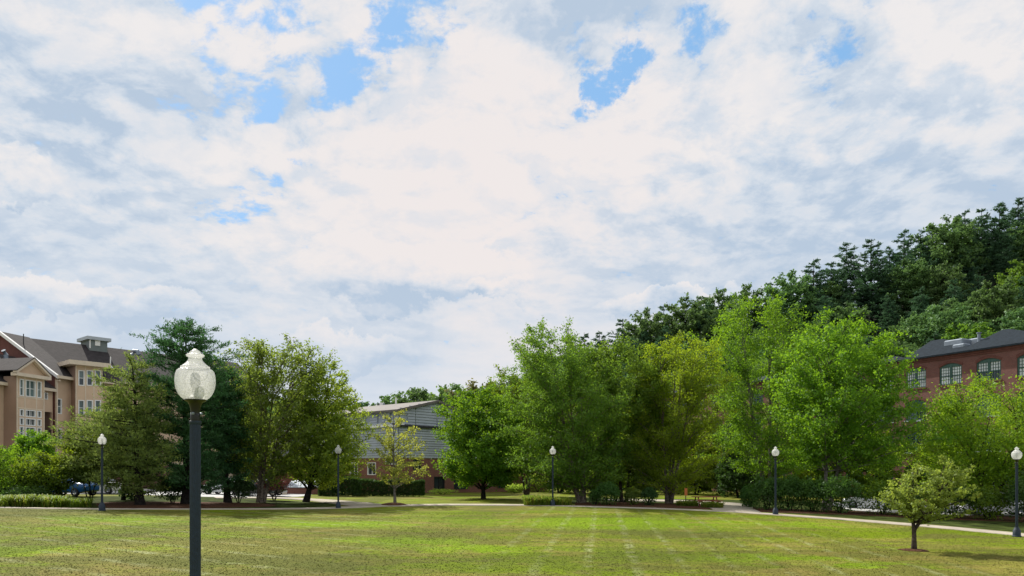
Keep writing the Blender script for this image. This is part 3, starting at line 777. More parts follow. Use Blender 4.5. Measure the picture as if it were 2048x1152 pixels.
def window(fr, parent, u0, u1, z0, z1, k, frame_mat, glass, cols=1, rows=2, fw=.07, mw=.03, inset=.12, proud=.03, lights=None):
    """window > pane; cols x rows of panes, bars between them"""
    b = FB(fr); kk = k-inset
    b.bx(u0, u1, kk-.04, k+proud, z1-fw, z1); b.bx(u0, u1, kk-.04, k+proud, z0, z0+fw)
    b.bx(u0, u0+fw, kk-.04, k+proud, z0+fw, z1-fw); b.bx(u1-fw, u1, kk-.04, k+proud, z0+fw, z1-fw)
    uu = np.linspace(u0+fw, u1-fw, cols+1); zz = np.linspace(z0+fw, z1-fw, rows+1)
    for a in uu[1:-1]: b.bx(a-fw*.4, a+fw*.4, kk-.03, kk+.07, z0+fw, z1-fw)
    for a in zz[1:-1]: b.bx(u0+fw, u1-fw, kk-.028, kk+.05, a-fw*.3, a+fw*.3)
    if lights:
        for i in range(cols):
            for t in range(1, lights[0]):
                a = uu[i]+(uu[i+1]-uu[i])*t/lights[0]; b.bx(a-mw/2, a+mw/2, kk-.02, kk+.03, z0+fw, z1-fw)
        for j in range(rows):
            for t in range(1, lights[1]):
                a = zz[j]+(zz[j+1]-zz[j])*t/lights[1]; b.bx(u0+fw, u1-fw, kk-.019, kk+.031, a-mw/2, a+mw/2)
    w = b.build('window', frame_mat, parent)
    for i in range(cols):
        for j in range(rows):
            g = FB(fr); g.bx(uu[i]-.001, uu[i+1]+.001, kk-.025, kk-.001, zz[j]-.001, zz[j+1]+.001)
            g.build('pane', glass[j % len(glass)] if isinstance(glass, (list, tuple)) else glass, w)
    return w
def wpx(fr, k, l, r, t, b):
    """picture rectangle to wall coordinates"""
    u0, u1 = sorted((fr.u(l, k), fr.u(r, k))); um = (u0+u1)/2
    return [u0, u1, fr.z(b, um, k), fr.z(t, um, k)]

from mathutils import Matrix
def settle(root):
    for c in root.children: c.matrix_parent_inverse = Matrix.Translation(-Vector(root.location))
# ------------------------------------------------------------------ apartment building on the left
EZ = 12.55; RZ = 16.75; KR = -6.3
def apartments():
    A = Frame(110, 72, U=(.215, .977), N=(.977, -.215))
    kink_u = A.u(147)
    oB = A.p(kink_u, 0, 0)[:2]
    B = Frame(0, 0, U=(.656, .755), N=(.755, -.656), origin=oB)
    g0 = float(G(-44, 72))-.3
    root = empty('apartment_building', (A.o[0], A.o[1], g0), 'long tan apartment building with dark shingle roofs, partly behind the left trees', 'building')
    ip = lambda *z: None
    W_ = M['white']; GD = M['glass_dark']; GT = M['glass_teal']
    wins = []
    # main block, front facing right
    h = [wpx(A, 0, 114, 123.5, 797, 828), wpx(A, 0, 114, 123.5, 857, 888), wpx(A, 0, 114, 123.5, 917, 945)]
    b = FB(A); b.wall(0, kink_u, 3.6, EZ, 0, .2, h); b.build('wall', M['stucco'], root)
    for x in h: window(A, root, *x, 0, W_, [GT, GD], 1, 2, fw=.09)
    b = FB(A); b.wall(0, kink_u, g0, 3.6, .04, .2); b.build('brick_base', M['brick_b'], root)
    # gable end in dark red siding, with white rake
    sl = (RZ-EZ)/(-KR)
    b = FB(A); p = A.p
    b.add([p(0, 0, g0), p(0, 0, EZ), p(0, KR, RZ), p(0, 2*KR, EZ), p(0, 2*KR, g0)], [(0, 1, 2, 3, 4)]); b.build('gable_wall', M['redside'], root)
    b = FB(A)
    b.slab([(-.32, .55, EZ-.55*sl+.02), (-.06, .55, EZ-.55*sl+.02), (-.06, KR, RZ+.02), (-.32, KR, RZ+.02)], .32)
    b.slab([(-.32, 2*KR-.5, EZ-.5*sl+.02), (-.06, 2*KR-.5, EZ-.5*sl+.02), (-.06, KR, RZ+.02), (-.32, KR, RZ+.02)], .32)
    b.build('rake_board', M['white'], root)
    # roofs: A part, then the bend, then the long B part
    ukr = A.u(58.6, KR); rk = A.p(ukr, KR, RZ)
    uBr = float(np.dot(np.array(rk[:2])-B.o, B.U)); LB = 21
    b = MB()
    def quad(pts, th=.22):
        lo = [(x, y, z-th) for x, y, z in pts]; b.hexa(lo+[tuple(q) for q in pts])
    eA0 = A.p(-.3, .5, EZ-.5*sl); eA1 = A.p(kink_u, .5, EZ-.5*sl); rA0 = A.p(-.3, KR, RZ)
    quad([eA0, eA1, rk, rA0])
    b.build('roof', M['shingle'], root)
    b = MB(); quad([B.p(-.22, .5, EZ-.5*sl), B.p(LB, .5, EZ-.5*sl), B.p(LB, KR, RZ-.03), B.p(uBr, KR, RZ-.03)])
    quad([B.p(LB, KR, RZ-.03), B.p(uBr, KR, RZ-.03), B.p(uBr-3, 2*KR-.5, EZ-.5*sl), B.p(LB, 2*KR-.5, EZ-.5*sl)])
    b.build('roof', M['shingle'], root)
    # gutters
    b = FB(A); b.bx(-.3, kink_u, .46, .62, EZ-.62, EZ-.34); b.build('gutter', M['trim'], root)
    b = FB(B); b.bx(.05, LB, .46, .62, EZ-.62, EZ-.34); b.build('gutter', M['trim'], root)
    b = FB(A); b.bx(.02, .16, .02, .18, g0, EZ-.9); b.bx(.02, .16, .02, .5, EZ-.9, EZ-.76); b.build('downpipe', M['trim'], root)
    # B wall with bay
    h = [wpx(B, 0, 222, 232, 800, 832), wpx(B, 0, 245, 255, 800, 832), wpx(B, 0, 222, 232, 862, 894), wpx(B, 0, 245, 255, 862, 894),
         [18, 19.1, 9.0, 10.9], [18, 19.1, 5.9, 7.8]]
    gar = [wpx(B, 0, 168, 213, 938, 972), [14.0, 17.2, g0+.05, g0+2.5]]
    gar[0][2] = g0+.05; gar[0][3] = g0+2.6
    b = FB(B); b.wall(0, LB, 3.6, EZ, 0, .2, h); b.build('wall', M['stucco'], root)
    for x in h: window(B, root, *x, 0, W_, [GT, GD], 1, 2, fw=.09)
    b = FB(B); b.wall(0, LB, g0, 3.6, .04, .5, gar); b.build('brick_base', M['brick_b'], root)
    b = FB(B); b.bx(0, LB, .045, .14, 3.6, 3.85); b.build('band', M['trim'], root)
    for x in gar:
        b = FB(B)
        for i in range(5): zz = np.linspace(x[2], x[3], 6); b.bx(x[0], x[1], -.40, -.34, zz[i]+.015, zz[i+1]-.015)
        b.build('garage_door', M['trim'], root)
        b = FB(B); b.bx(x[0]-.3, x[1]+.3, .045, .16, x[3]+.02, x[3]+.28); b.build('lintel', M['white'], root)
    # bay on B
    k2 = 1.3; u0, u1 = B.u(151, k2), B.u(205, k2); ztop = B.z(733, (u0+u1)/2, k2)
    rows = [(740.5, 771.5), (800, 831), (861, 892)]; hb = []
    for t, bt in rows:
        for l, r in ((156.5, 169), (173, 185.8), (189.5, 202)): hb.append(wpx(B, k2, l, r, t, bt))
    b = FB(B); b.wall(u0, u1, 3.9, ztop, k2, .2, hb); b.build('bay_wall', M['stucco'], root)
    b = FB(B); b.bx(u0, u0+.02, -4.5, k2-.01, 3.9, ztop); b.bx(u1-.02, u1, -4.5, k2-.01, 3.9, ztop); b.bx(u0, u1, -.1, k2, 3.7, 3.9); b.build('bay_side', M['stucco_shade'], root)
    for i, x in enumerate(hb): window(B, root, *x, k2, W_, [GD, GT] if i < 3 else [GT, GT], 1, 2, fw=.09)
    b = FB(B)
    for c in (u0+.0, u0+(u1-u0)*.345, u0+(u1-u0)*.655, u1-.1): b.bx(c, c+.09, k2+.003, k2+.03, 3.9, ztop)
    b.build('trim_strip', M['trim'], root)
    b = FB(B); b.bx(u0-.75, u1+.55, -5.5, k2+.7, ztop, ztop+.42); b.build('bay_roof', M['trim'], root)
    # roof lantern
    ua, ub = B.u(178, KR+1), B.u(214, KR+1); z1 = B.z(676, (ua+ub)/2, KR+1.0)
    b = FB(B); b.bx(ua, ub, KR-1.4, KR+1.1, RZ-.9, z1-.3); lan = b.build('roof_lantern', M['cladgrey'], root)
    b = FB(B); b.bx(ua-.3, ub+.3, KR-1.7, KR+1.4, z1-.3, z1+.05); b.build('cap', M['siding'], lan)
    x = wpx(B, KR+1.1, 191.5, 198.5, 682.5, 690)
    b = FB(B); b.bx(x[0]-.08, x[1]+.08, KR+1.105, KR+1.16, x[2]-.08, x[3]+.08); wn = b.build('window', M['white'], lan)
    b = FB(B); b.bx(ua+.0, ua+.12, KR+1.105, KR+1.14, RZ-.5, z1-.3); b.build('corner_board', M['white'], lan)
    # roof vents
    def vent(fr, px, py, k, kind):
        u = fr.u(px, k); zr = RZ-(abs(k-KR))*sl; q = fr.p(u, k, zr-.1); m = MB()
        if kind == 'pipe':
            m.lathe([(.06, q[2]), (.06, q[2]+1.2)], 8, (q[0], q[1])); m.lathe([(.35, q[2]-.05), (.12, q[2]+.25)], 8, (q[0], q[1])); mt = M['white']
        elif kind == 'goose':
            m.tube([(q[0], q[1], q[2]-.2), (q[0], q[1], q[2]+.8), (q[0]+.25, q[1], q[2]+1.15), (q[0]+.65, q[1]-.1, q[2]+1.1), (q[0]+.8, q[1]-.1, q[2]+.7)], .24, 10); mt = M['steel']
        else:
            m.lathe([(.05, q[2]-.1), (.05, q[2]+1.1)], 6, (q[0], q[1])); mt = M['darkmetal']
        m.build('roof_vent', mt, root, smooth=True)
    vent(B, 264, 712, -4.0, 'goose'); vent(B, 221, 730, -2.2, 'pipe'); vent(A, 47, 690, -4.6, 'thin')
    # nearer low block with pedimented bay
    k1 = -.25
    NZ = A.z(777, -.5, 0.1)
    hn = [wpx(A, k1, 88.5, 95.5, 785, 799)]
    rec = wpx(A, k1, 89.5, 103.5, 824, 881)
    LN = 16
    kb = 1.15; ub0, ub1 = A.u(33, kb), A.u(88.5, kb)
    b = FB(A); b.wall(-LN, -.02, 3.4, NZ, k1, .2, hn+[rec]); b.build('wall', M['stucco'], root)
    b = FB(A); b.wall(-LN, -.02, g0, 3.4, k1+.03, .2); b.build('brick_base', M['brick_b'], root)
    b = FB(A); b.bx(rec[0], rec[1], k1-1.6, k1-1.5, rec[2], rec[3]); b.bx(rec[0]-.02, rec[0], k1-1.5, k1-.21, rec[2], rec[3]); b.bx(rec[1], rec[1]+.02, k1-1.5, k1-.21, rec[2], rec[3]); b.build('balcony_recess', M['stucco_shade'], root)
    b = FB(A); b.bx(rec[0], rec[1], k1-.06, k1-.02, rec[2]+.95, rec[2]+1.02)
    for t in np.linspace(rec[0]+.1, rec[1]-.1, 8): b.bx(t-.015, t+.015, k1-.055, k1-.025, rec[2], rec[2]+.95)
    b.build('balcony_rail', M['darkmetal'], root)
    window(A, root, *hn[0], k1, W_, GD, 1, 1, fw=.08)
    b = FB(A); b.bx(-LN, -.05, k1+.3, k1+.48, NZ-.28, NZ); b.build('gutter', M['trim'], root)
    b = FB(A); b.slab([(-LN, k1+.42, NZ+.05), (-.05, k1+.42, NZ+.05), (-.05, k1-4.4, NZ+3.3), (-LN, k1-4.4, NZ+3.3)], .2); b.build('roof', M['shingle'], root)
    # bay
    zb = A.z(756, (ub0+ub1)/2, kb)
    hb = []
    for l, r in ((38.8, 47.8), (51, 71), (74.3, 82.8)):
        hb.append((wpx(A, kb, l, r, 760.5, 794), 2 if r-l > 12 else 1, 2))
    for l, r in ((38.8, 47.8), (51, 71), (74.3, 82.8)):
        c = 2 if r-l > 12 else 1
        hb.append((wpx(A, kb, l, r, 820, 834), c, 1)); hb.append((wpx(A, kb, l, r, 837, 851.5), c, 1)); hb.append((wpx(A, kb, l, r, 854, 879), c, 2))
        hb.append((wpx(A, kb, l, r, 905, 936), c, 2))
    # level the heads so that the windows of a row share one height
    def level(lst):
        t = np.mean([q[0][3] for q in lst]); bo = np.mean([q[0][2] for q in lst])
        for q in lst: q[0][3] = t; q[0][2] = bo
    level(hb[0:3])
    for j in range(4): level([hb[3+j], hb[7+j], hb[11+j]])
    b = FB(A); b.wall(ub0, ub1, 3.5, zb, kb, .2, [q[0] for q in hb]); b.build('bay_wall', M['stucco'], root)
    b = FB(A); b.bx(ub0, ub0+.02, k1, kb-.01, 3.5, zb); b.bx(ub1-.02, ub1, k1, kb-.01, 3.5, zb); b.bx(ub0, ub1, k1, kb, 3.3, 3.5); b.build('bay_side', M['stucco_shade'], root)
    for i, (x, c, r) in enumerate(hb): window(A, root, *x, kb, W_, [GT, GT] if (i < 3 or (i-3) % 4 > 1) else GD, c, r, fw=.08, lights=(2, 1) if (i >= 3 and (i-3) % 4 < 2) else None)
    b = FB(A)
    for t in (ub0, hb[0][0][1]+.04, hb[1][0][1]+.04, ub1-.1): b.bx(t, t+.1, kb+.003, kb+.03, 3.5, zb)
    for x in (hb[0][0][2]-.14, hb[3][0][3]+.06): b.bx(ub0+.12, ub1-.12, kb+.0035, kb+.027, x, x+.08)
    b.build('trim_strip', M['trim'], root)
    up = (ub0+ub1)/2; zp = zb+1.55; o_ = .4
    b = FB(A); b.poly([(ub0-.2, zb+.32), (ub1+.2, zb+.32), (up, zp)], kb-.1, kb+.02); b.build('pediment', M['stucco'], root)
    b = FB(A); b.bx(ub0-o_, ub1+o_, kb-.2, kb+.42, zb, zb+.3)
    for sg, ue in ((-1, ub0-o_), (1, ub1+o_)):
        b.slab([(ue, kb+.03, zb+.42), (up, kb+.03, zp+.26), (up, kb+.42, zp+.26), (ue, kb+.42, zb+.42)], .24)
    b.build('pediment_trim', M['trim'], root)
    b = FB(A)
    for ue in (ub0-o_, ub1+o_): b.slab([(ue, -8, zb+.5), (up, -8, zp+.34), (up, kb+.46, zp+.34), (ue, kb+.46, zb+.5)], .08)
    b.build('bay_roof', M['shingle'], root)
    b = FB(A); q = A.u(12, -.0); b.bx(q, q+.12, k1+.02, k1+.16, g0, NZ-.3); b.build('downpipe', M['trim'], root)
    q = A.p(A.u(12, -3.2), -3.2, 0); zq = NZ+2.6
    m = MB(); m.tube([(q[0], q[1], zq-.3), (q[0], q[1], zq+.5), (q[0]-.05, q[1]-.3, zq+.85)], .2, 10); m.build('roof_vent', M['steel'], root, smooth=True)
    # back and core so that the block is a solid
    b = FB(A); b.bx(-LN, -.06, 2*KR, k1-1.7, g0, NZ-.1); b.bx(.03, kink_u-.3, 2*KR, -.35, g0, EZ-.5); b.build('core', M['stucco_shade'], root)
    b = FB(B); b.bx(1.0, LB-.1, 2*KR, -.6, g0, EZ-.5); b.bx(LB-.1, LB, 2*KR, 0, g0, EZ-.4); b.build('core', M['stucco_shade'], root)
    b = FB(B); b.add([B.p(LB, .4, EZ-.5*sl), B.p(LB, KR, RZ-.1), B.p(LB, 2*KR-.4, EZ-.5*sl)], [(0, 1, 2)]); b.build('gable_wall', M['redside'], root)
    settle(root)
apartments()

# ------------------------------------------------------------------ grey clad workshop in the middle
def workshop():
    Cg = Frame(798, 78, U=(.643, .766), N=(.766, -.643)); Cl = Frame(798, 78, U=(-.766, .643), N=(-.643, -.766))
    g0 = 0.0
    root = empty('workshop_building', (Cg.o[0], Cg.o[1], g0), 'grey sided building on a red brick base with a low pitched roof, between the trees', 'building')
    ez = Cg.z(818, 0, 0); zl = Cg.z(849, 0, 0); zb = Cg.z(916, 0, 0); WG = 11.0; LL = 26
    rz = Cg.z(802, WG/2, 0); p = Cg.p
    def clap(fr, u0, u1, z0, z1, k, holes=(), top=None, step=.30):
        b = FB(fr); z = z0
        while z < z1-.01:
            zt = min(z+step, z1)
            segs = [(u0, u1)]
            if top:
                a, c = top((z+zt)/2); segs = [(max(u0, a), min(u1, c))]
            for hh in holes:
                if hh[2] < (z+zt)/2 < hh[3]:
                    ns = []
                    for s0, s1 in segs:
                        if hh[0] > s0: ns.append((s0, min(s1, hh[0])))
                        if hh[1] < s1: ns.append((max(s0, hh[1]), s1))
                    segs = ns
            for s0, s1 in segs:
                if s1-s0 > .02:
                    q = fr.p; zg = z+.06; b.add([q(s0, k+.08, zg), q(s1, k+.08, zg), q(s1, k+.04, zt), q(s0, k+.04, zt), q(s0, k, zg), q(s1, k, zg), q(s0, k, z), q(s1, k, z)], [(0, 1, 2, 3), (0, 4, 5, 1), (4, 6, 7, 5)])
            z = zt
        return b
    W_ = M['white']
    # upper storey
    hg = [wpx(Cg, 0, 805.5, 815, 829, 843)]
    hl = [wpx(Cl, 0, 731.5, 741, 830.5, 848), wpx(Cl, 0, 754.5, 765, 830, 847), wpx(Cl, 0, 769, 785, 829, 846), wpx(Cl, 0, 712, 720, 831, 849)]
    sl = (rz-ez)/(WG/2)
    gl = lambda z: (0, WG) if z < ez else ((z-ez)/sl, WG-(z-ez)/sl)
    clap(Cg, 0, WG, zl, rz-.05, 0, hg, gl).build('siding', M['siding'], root)['kind'] = 'stuff'
    clap(Cl, 0, LL, zl, ez, 0, hl).build('siding', M['siding'], root)['kind'] = 'stuff'
    for x in hg: window(Cg, root, *x, 0, M['siding'], M['glass_dark'], 1, 2, fw=.06)
    for x in hl: window(Cl, root, *x, 0, M['siding'], M['glass_teal'], 1 if x[1]-x[0] < .8 else 2, 2, fw=.06)
    b = FB(Cg)
    for u in (2.3, 5.5, 8.2): b.bx(u-.04, u+.04, .04, .075, zl, min(rz-.2, ez+(sl*min(u, WG-u))-.1))
    b.bx(-.02, .1, .04, .08, zl, ez); b.build('cover_strip', M['cladgrey'], root)
    b = FB(Cl)
    for u in (1.3, 3.4, 6.2): b.bx(u-.03, u+.03, .04, .07, zl, ez)
    b.build('cover_strip', M['cladgrey'], root)
    # roof
    b = FB(Cg); o = .35
    b.slab([(-o, .3, ez-.05), (WG/2, .3, rz+.08), (WG/2, -LL, rz+.08), (-o, -LL, ez-.05)], .18)
    b.slab([(WG/2, .3, rz+.08), (WG+o, .3, ez-.05), (WG+o, -LL, ez-.05), (WG/2, -LL, rz+.08)], .18)
    b.build('roof', M['greyroof'], root)
    b = FB(Cg)
    b.slab([(-o-.05, .3, ez-.03), (WG/2, .3, rz+.1), (WG/2, .38, rz+.1), (-o-.05, .38, ez-.03)], .26)
    b.slab([(WG/2, .3, rz+.1), (WG+o, .3, ez-.03), (WG+o, .38, ez-.03), (WG/2, .38, rz+.1)], .26)
    b.bx(-o-.16, -o-.02, -LL, .3, ez-.30, ez-.08); b.build('fascia', M['greyroof'], root)
    # ledge and lower storey a little further out
    kk = .55
    b = FB(Cg); b.slab([(-kk-.3, kk+.3, zl-.1), (WG+3.4, kk+.3, zl-.1), (WG+3.4, -.1, zl+.12), (-kk-.3, -.1, zl+.12)], .16); b.build('ledge_roof', M['darkmetal'], root)
    b = FB(Cl); b.slab([(-kk-.2, kk+.3, zl-.1), (LL, kk+.3, zl-.1), (LL, -.1, zl+.1), (-kk-.2, -.1, zl+.1)], .16); b.build('ledge_roof', M['white'], root)
    clap(Cg, -kk, WG+3, zb, zl-.2, kk, step=.26).build('siding', M['siding'], root)['kind'] = 'stuff'
    clap(Cl, -kk, LL, zb, zl-.2, kk, step=.26).build('siding', M['siding'], root)['kind'] = 'stuff'
    # corner boards
    q = Cg.p(-kk, kk, 0); m = MB(); m.box(q[0]-.06, q[0]+.06, q[1]-.06, q[1]+.06, zb, zl-.26); m.build('corner_board', M['cladgrey'], root)
    # brick base and low wing
    hb = [wpx(Cl, kk, 771, 795, 917, 929), wpx(Cl, kk, 700, 716, 925, 950), wpx(Cl, kk, 735, 752, 925, 950)]
    b = FB(Cl); b.wall(-kk, LL, g0, zb, kk, .25, hb); b.build('brick_base', M['brick_c'], root)
    for x in hb: window(Cl, root, *x, kk, W_, M['glass_dark'], 2, 1, fw=.08)
    hw = [wpx(Cg, kk, 868, 889, 957, 986), wpx(Cg, kk, 908, 936, 957, 986), wpx(Cg, kk, 955, 975, 957, 986), wpx(Cg, kk, 995, 1012, 957, 986), wpx(Cg, kk, 826, 842, 917, 940)]
    for x in hw[:4]: x[2] = .85; x[3] = 2.3
    b = FB(Cg); b.wall(-kk, WG+3, g0, zb, kk, .25, [hw[0], hw[1], hw[4]] if hw[1][1] < WG+3 else [hw[0], hw[4]]); b.build('brick_base', M['brick_c'], root)
    b = FB(Cg); b.wall(WG+3, 25, g0, 3.3, kk, .25, [x for x in hw[:4] if x[0] > WG+3]); b.bx(WG+3.02, 25, -8, kk-.3, 3.0, 3.3); b.bx(24.9, 25, -8, kk-.01, g0, 3.3); b.build('brick_wing', M['brick_c'], root)
    for x in hw: window(Cg, root, *x, kk, M['darkmetal'], M['glass_dark'], 2, 1, fw=.07)
    b = FB(Cg); b.bx(.32, WG-.1, -LL+.1, -.3, g0, ez-.35); b.bx(WG-.05, WG+2.9, -LL, kk-.3, g0, zl-.3); b.bx(WG+3.1, 24.8, -7.9, kk-.45, g0, 2.9); b.build('core', M['darkmetal'], root)
    b = FB(Cg); b.bx(-kk+.05, WG+2.95, kk-.28, kk-.02, zb, zl-.25); b.bx(.02, WG-.02, -.28, -.02, zl-.2, ez-.1); b.build('sheathing', M['sheath'], root)
    b = FB(Cl); b.bx(-kk+.32, LL-.1, kk-.28, kk-.02, zb, zl-.25); b.bx(.32, LL-.1, -.28, -.02, zl-.2, ez-.1); b.build('sheathing', M['sheath'], root)
    # rooftop kit
    def rv(px, k, h, r, mt, dome=False):
        u = Cg.u(px, k); u = min(max(u, .4), WG-.4); zr = ez+sl*min(u, WG-u); q = Cg.p(u, k, zr); m = MB()
        if dome: m.lathe([(r*.6, q[2]-.1), (r*.6, q[2]+h*.45), (r, q[2]+h*.5), (r*.9, q[2]+h*.8), (r*.4, q[2]+h)], 12, q[:2])
        else: m.lathe([(r, q[2]-.1), (r, q[2]+h)], 8, q[:2])
        m.build('roof_vent', mt, root, smooth=True)
    for a in [(753, -13, 1.0, .1, M['white']), (764, -12, 1.2, .28, M['white']), (768, -11, .9, .14, M['steel']), (792, -7, .9, .09, M['white']), (812, -8, .8, .5, M['steel'], True), (824, -7, .8, .5, M['steel'], True), (761, -14, 1.7, .4, M['darkmetal'], True), (738, -14, .6, .3, M['steel'], True)]: rv(*a)
    settle(root)
workshop()

# ------------------------------------------------------------------ brick mill on the right
def mill():
    D = Frame(1830, 86, U=(-.454, .891), N=(-.891, -.454))
    g0 = -1.0; EV = D.z(717.5, 0, .3); U0 = -22.0; U1 = 68.0
    root = empty('brick_mill', (D.o[0], D.o[1], g0), 'red brick mill with arched green windows and slate hips behind the right hand trees', 'building')
    P = 4.12; H_ = 2.35; Wd = 2.55
    heads = [D.z(736, 0, 0)-3.72*i for i in range(4)]
    cen0 = (D.u(1810)+D.u(1853))/2
    cen = [cen0+P*i for i in range(-5, 16)]
    holes = []
    for c in cen:
        if not (U0+.5 < c-Wd/2 and c+Wd/2 < U1-.5): continue
        for r, zt in enumerate(heads): holes.append((c-Wd/2, c+Wd/2, zt-H_, zt, r))
    b = FB(D); b.wall(U0, U1, g0, EV-.55, 0, .35, [x[:4] for x in holes])
    rise = .38; p = D.p
    for u0, u1, z0, z1, r in holes:      # the arched heads
        n = 8; us = np.linspace(u0, u1, n+1); c = (u0+u1)/2
        zs = [z1-rise*((u-c)/(Wd/2))**2 for u in us]
        for i in range(n):
            b.add([p(us[i], 0, zs[i]), p(us[i+1], 0, zs[i+1]), p(us[i+1], 0, z1), p(us[i], 0, z1), p(us[i], -.35, zs[i]), p(us[i+1], -.35, zs[i+1])], [(0, 1, 2, 3), (0, 4, 5, 1)])
    b.build('wall', M['brick_d'], root)
    for u0, u1, z0, z1, r in holes:
        b = FB(D); n = 8; us = np.linspace(u0-.1, u1+.1, n+1); c = (u0+u1)/2
        zs = [z1-rise*((u-c)/(Wd/2+.1))**2+.03 for u in us]
        for i in range(n):
            b.hexa([p(us[i], .0, zs[i]), p(us[i+1], 0, zs[i+1]), p(us[i+1], .035, zs[i+1]), p(us[i], .035, zs[i]),
                    p(us[i], .0, zs[i]+.28), p(us[i+1], 0, zs[i+1]+.28), p(us[i+1], .035, zs[i+1]+.28), p(us[i], .035, zs[i]+.28)])
        b.build('brick_arch', M['brick_dark'], root)
    b = FB(D); b.bx(U0, U1, -.3, .10, EV-.55, EV-.36); b.bx(U0, U1, -.3, .20, EV-.355, EV-.18); b.bx(U0, U1, -.3, .30, EV-.175, EV); b.build('cornice', M['brick_dark'], root)
    b = FB(D); b.bx(U0-.1, U1, .31, .46, EV-.12, EV+.05); b.build('gutter', M['slate'], root)
    for u0, u1, z0, z1, r in holes:
        # sill
        vis = r == 0 or u1 < 40
        gl = M['glass_pale'] if r == 0 and random.random() < .8 else random.choice([M['glass_dark'], M['glass_teal']])
        c = (u0+u1)/2
        f = FB(D)
        f.bx(u0, u0+.14, -.26, -.08, z0, z1); f.bx(u1-.14, u1, -.26, -.08, z0, z1); f.bx(c-.12, c+.12, -.26, -.06, z0, z1)
        f.bx(u0+.14, c-.12, -.26, -.10, z0, z0+.12); f.bx(c+.12, u1-.14, -.26, -.10, z0, z0+.12)
        n = 6; us = np.linspace(u0+.14, u1-.14, n+1)
        for i in range(n): f.bx(us[i], us[i+1], -.262, -.09, z1-.42, z1)
        zm = z0+(z1-.42-z0)*.5; f.bx(u0+.14, u1-.14, -.255, -.12, zm-.06, zm+.06)
        if r < 3:
            for a, e in ((u0+.14, c-.12), (c+.12, u1-.14)):
                for t in (1, 2, 3): q = a+(e-a)*t/4; f.bx(q-.022, q+.022, -.25, -.17, z0+.12, z1-.42)
                for q in (z0+.12+(zm-z0)*.48, zm+(z1-.42-zm)*.35, zm+(z1-.42-zm)*.7): f.bx(a, e, -.249, -.172, q-.02, q+.02)
        w = f.build('window', M['green_paint'], root)
        for (a, e) in ((u0+.13, c-.11), (c+.11, u1-.13)):
            g = FB(D); g.bx(a, e, -.245, -.225, zm, z1-.35); g.build('pane', gl, w)
            g = FB(D); g.bx(a, e, -.245, -.225, z0+.05, zm); g.build('pane', M['glass_dark'] if random.random() < .35 else gl, w)
        g = FB(D); g.bx(u0-.1, u1+.1, -.05, .09, z0-.16, z0-.002); g.build('sill', M['siding'] if r else M['brick_dark'], root)
    # slate hips
    def hip(ua, ub, k0, k1, z0, z1, inset_a, inset_b):
        m = FB(D); km = (k0+k1)/2
        v = [p(ua, k0, z0), p(ub, k0, z0), p(ub, k1, z0), p(ua, k1, z0), p(ua+inset_a, km, z1), p(ub-inset_b, km, z1)]
        m.add(v, [(0, 1, 5, 4), (1, 2, 5), (2, 3, 4, 5), (3, 0, 4), (0, 3, 2, 1)]); m.build('hip_roof', M['slate'], root)
    zr1 = D.z(680, D.u(1870, -5.5), -5.5); a, c = sorted((D.u(1806, .3), D.u(1952, .3)))
    hip(a, c, .32, -11.5, EV+.06, zr1, D.u(1886, -5.6)-a, c-D.u(1862, -5.6))
    zr2 = D.z(658, D.u(2012, -6), -6); a2, c2 = sorted((D.u(1915, .3), D.u(2130, .3)))
    hip(a2, c2, .315, -12.5, EV+.055, zr2, D.u(2018, -6.1)-a2, c2-D.u(2004, -6.1))
    hip(c+1, U1, .32, -11.5, EV+.06, EV+1.6, 4, 4)
    b = FB(D)
    for px_l, px_r, k, t, bt in ((1887, 1925, -2.6, 679, 706), (1929, 1957, -4.5, 677, 692)):
        u0, u1 = sorted((D.u(px_l, k), D.u(px_r, k))); um = (u0+u1)/2; b.bx(u0, u1, k-1.8, k, D.z(bt, um, k)-.9, D.z(t, um, k))
    u = D.u(1915, -2.0); b.bx(u-1.2, u+.2, -2.6, -1.3, D.z(706, u, -2)-.5, D.z(690, u, -2))
    b.build('roof_duct', M['steel'], root, bevel=.12)
    m = MB(); q = p(D.u(1958, -3), -3, 0); zt = D.z(665, D.u(1958, -3), -3); m.lathe([(.16, EV), (.16, zt-.1), (.26, zt-.1), (.26, zt)], 10, q[:2]); m.build('vent_pipe', M['steel'], root, smooth=True)
    b = FB(D); b.bx(U0, U1, -12, -.5, g0, EV); b.bx(U0, U0+.3, -12, -.0, g0, EV-.01); b.build('core', M['brick_d'], root)
    settle(root)
mill()

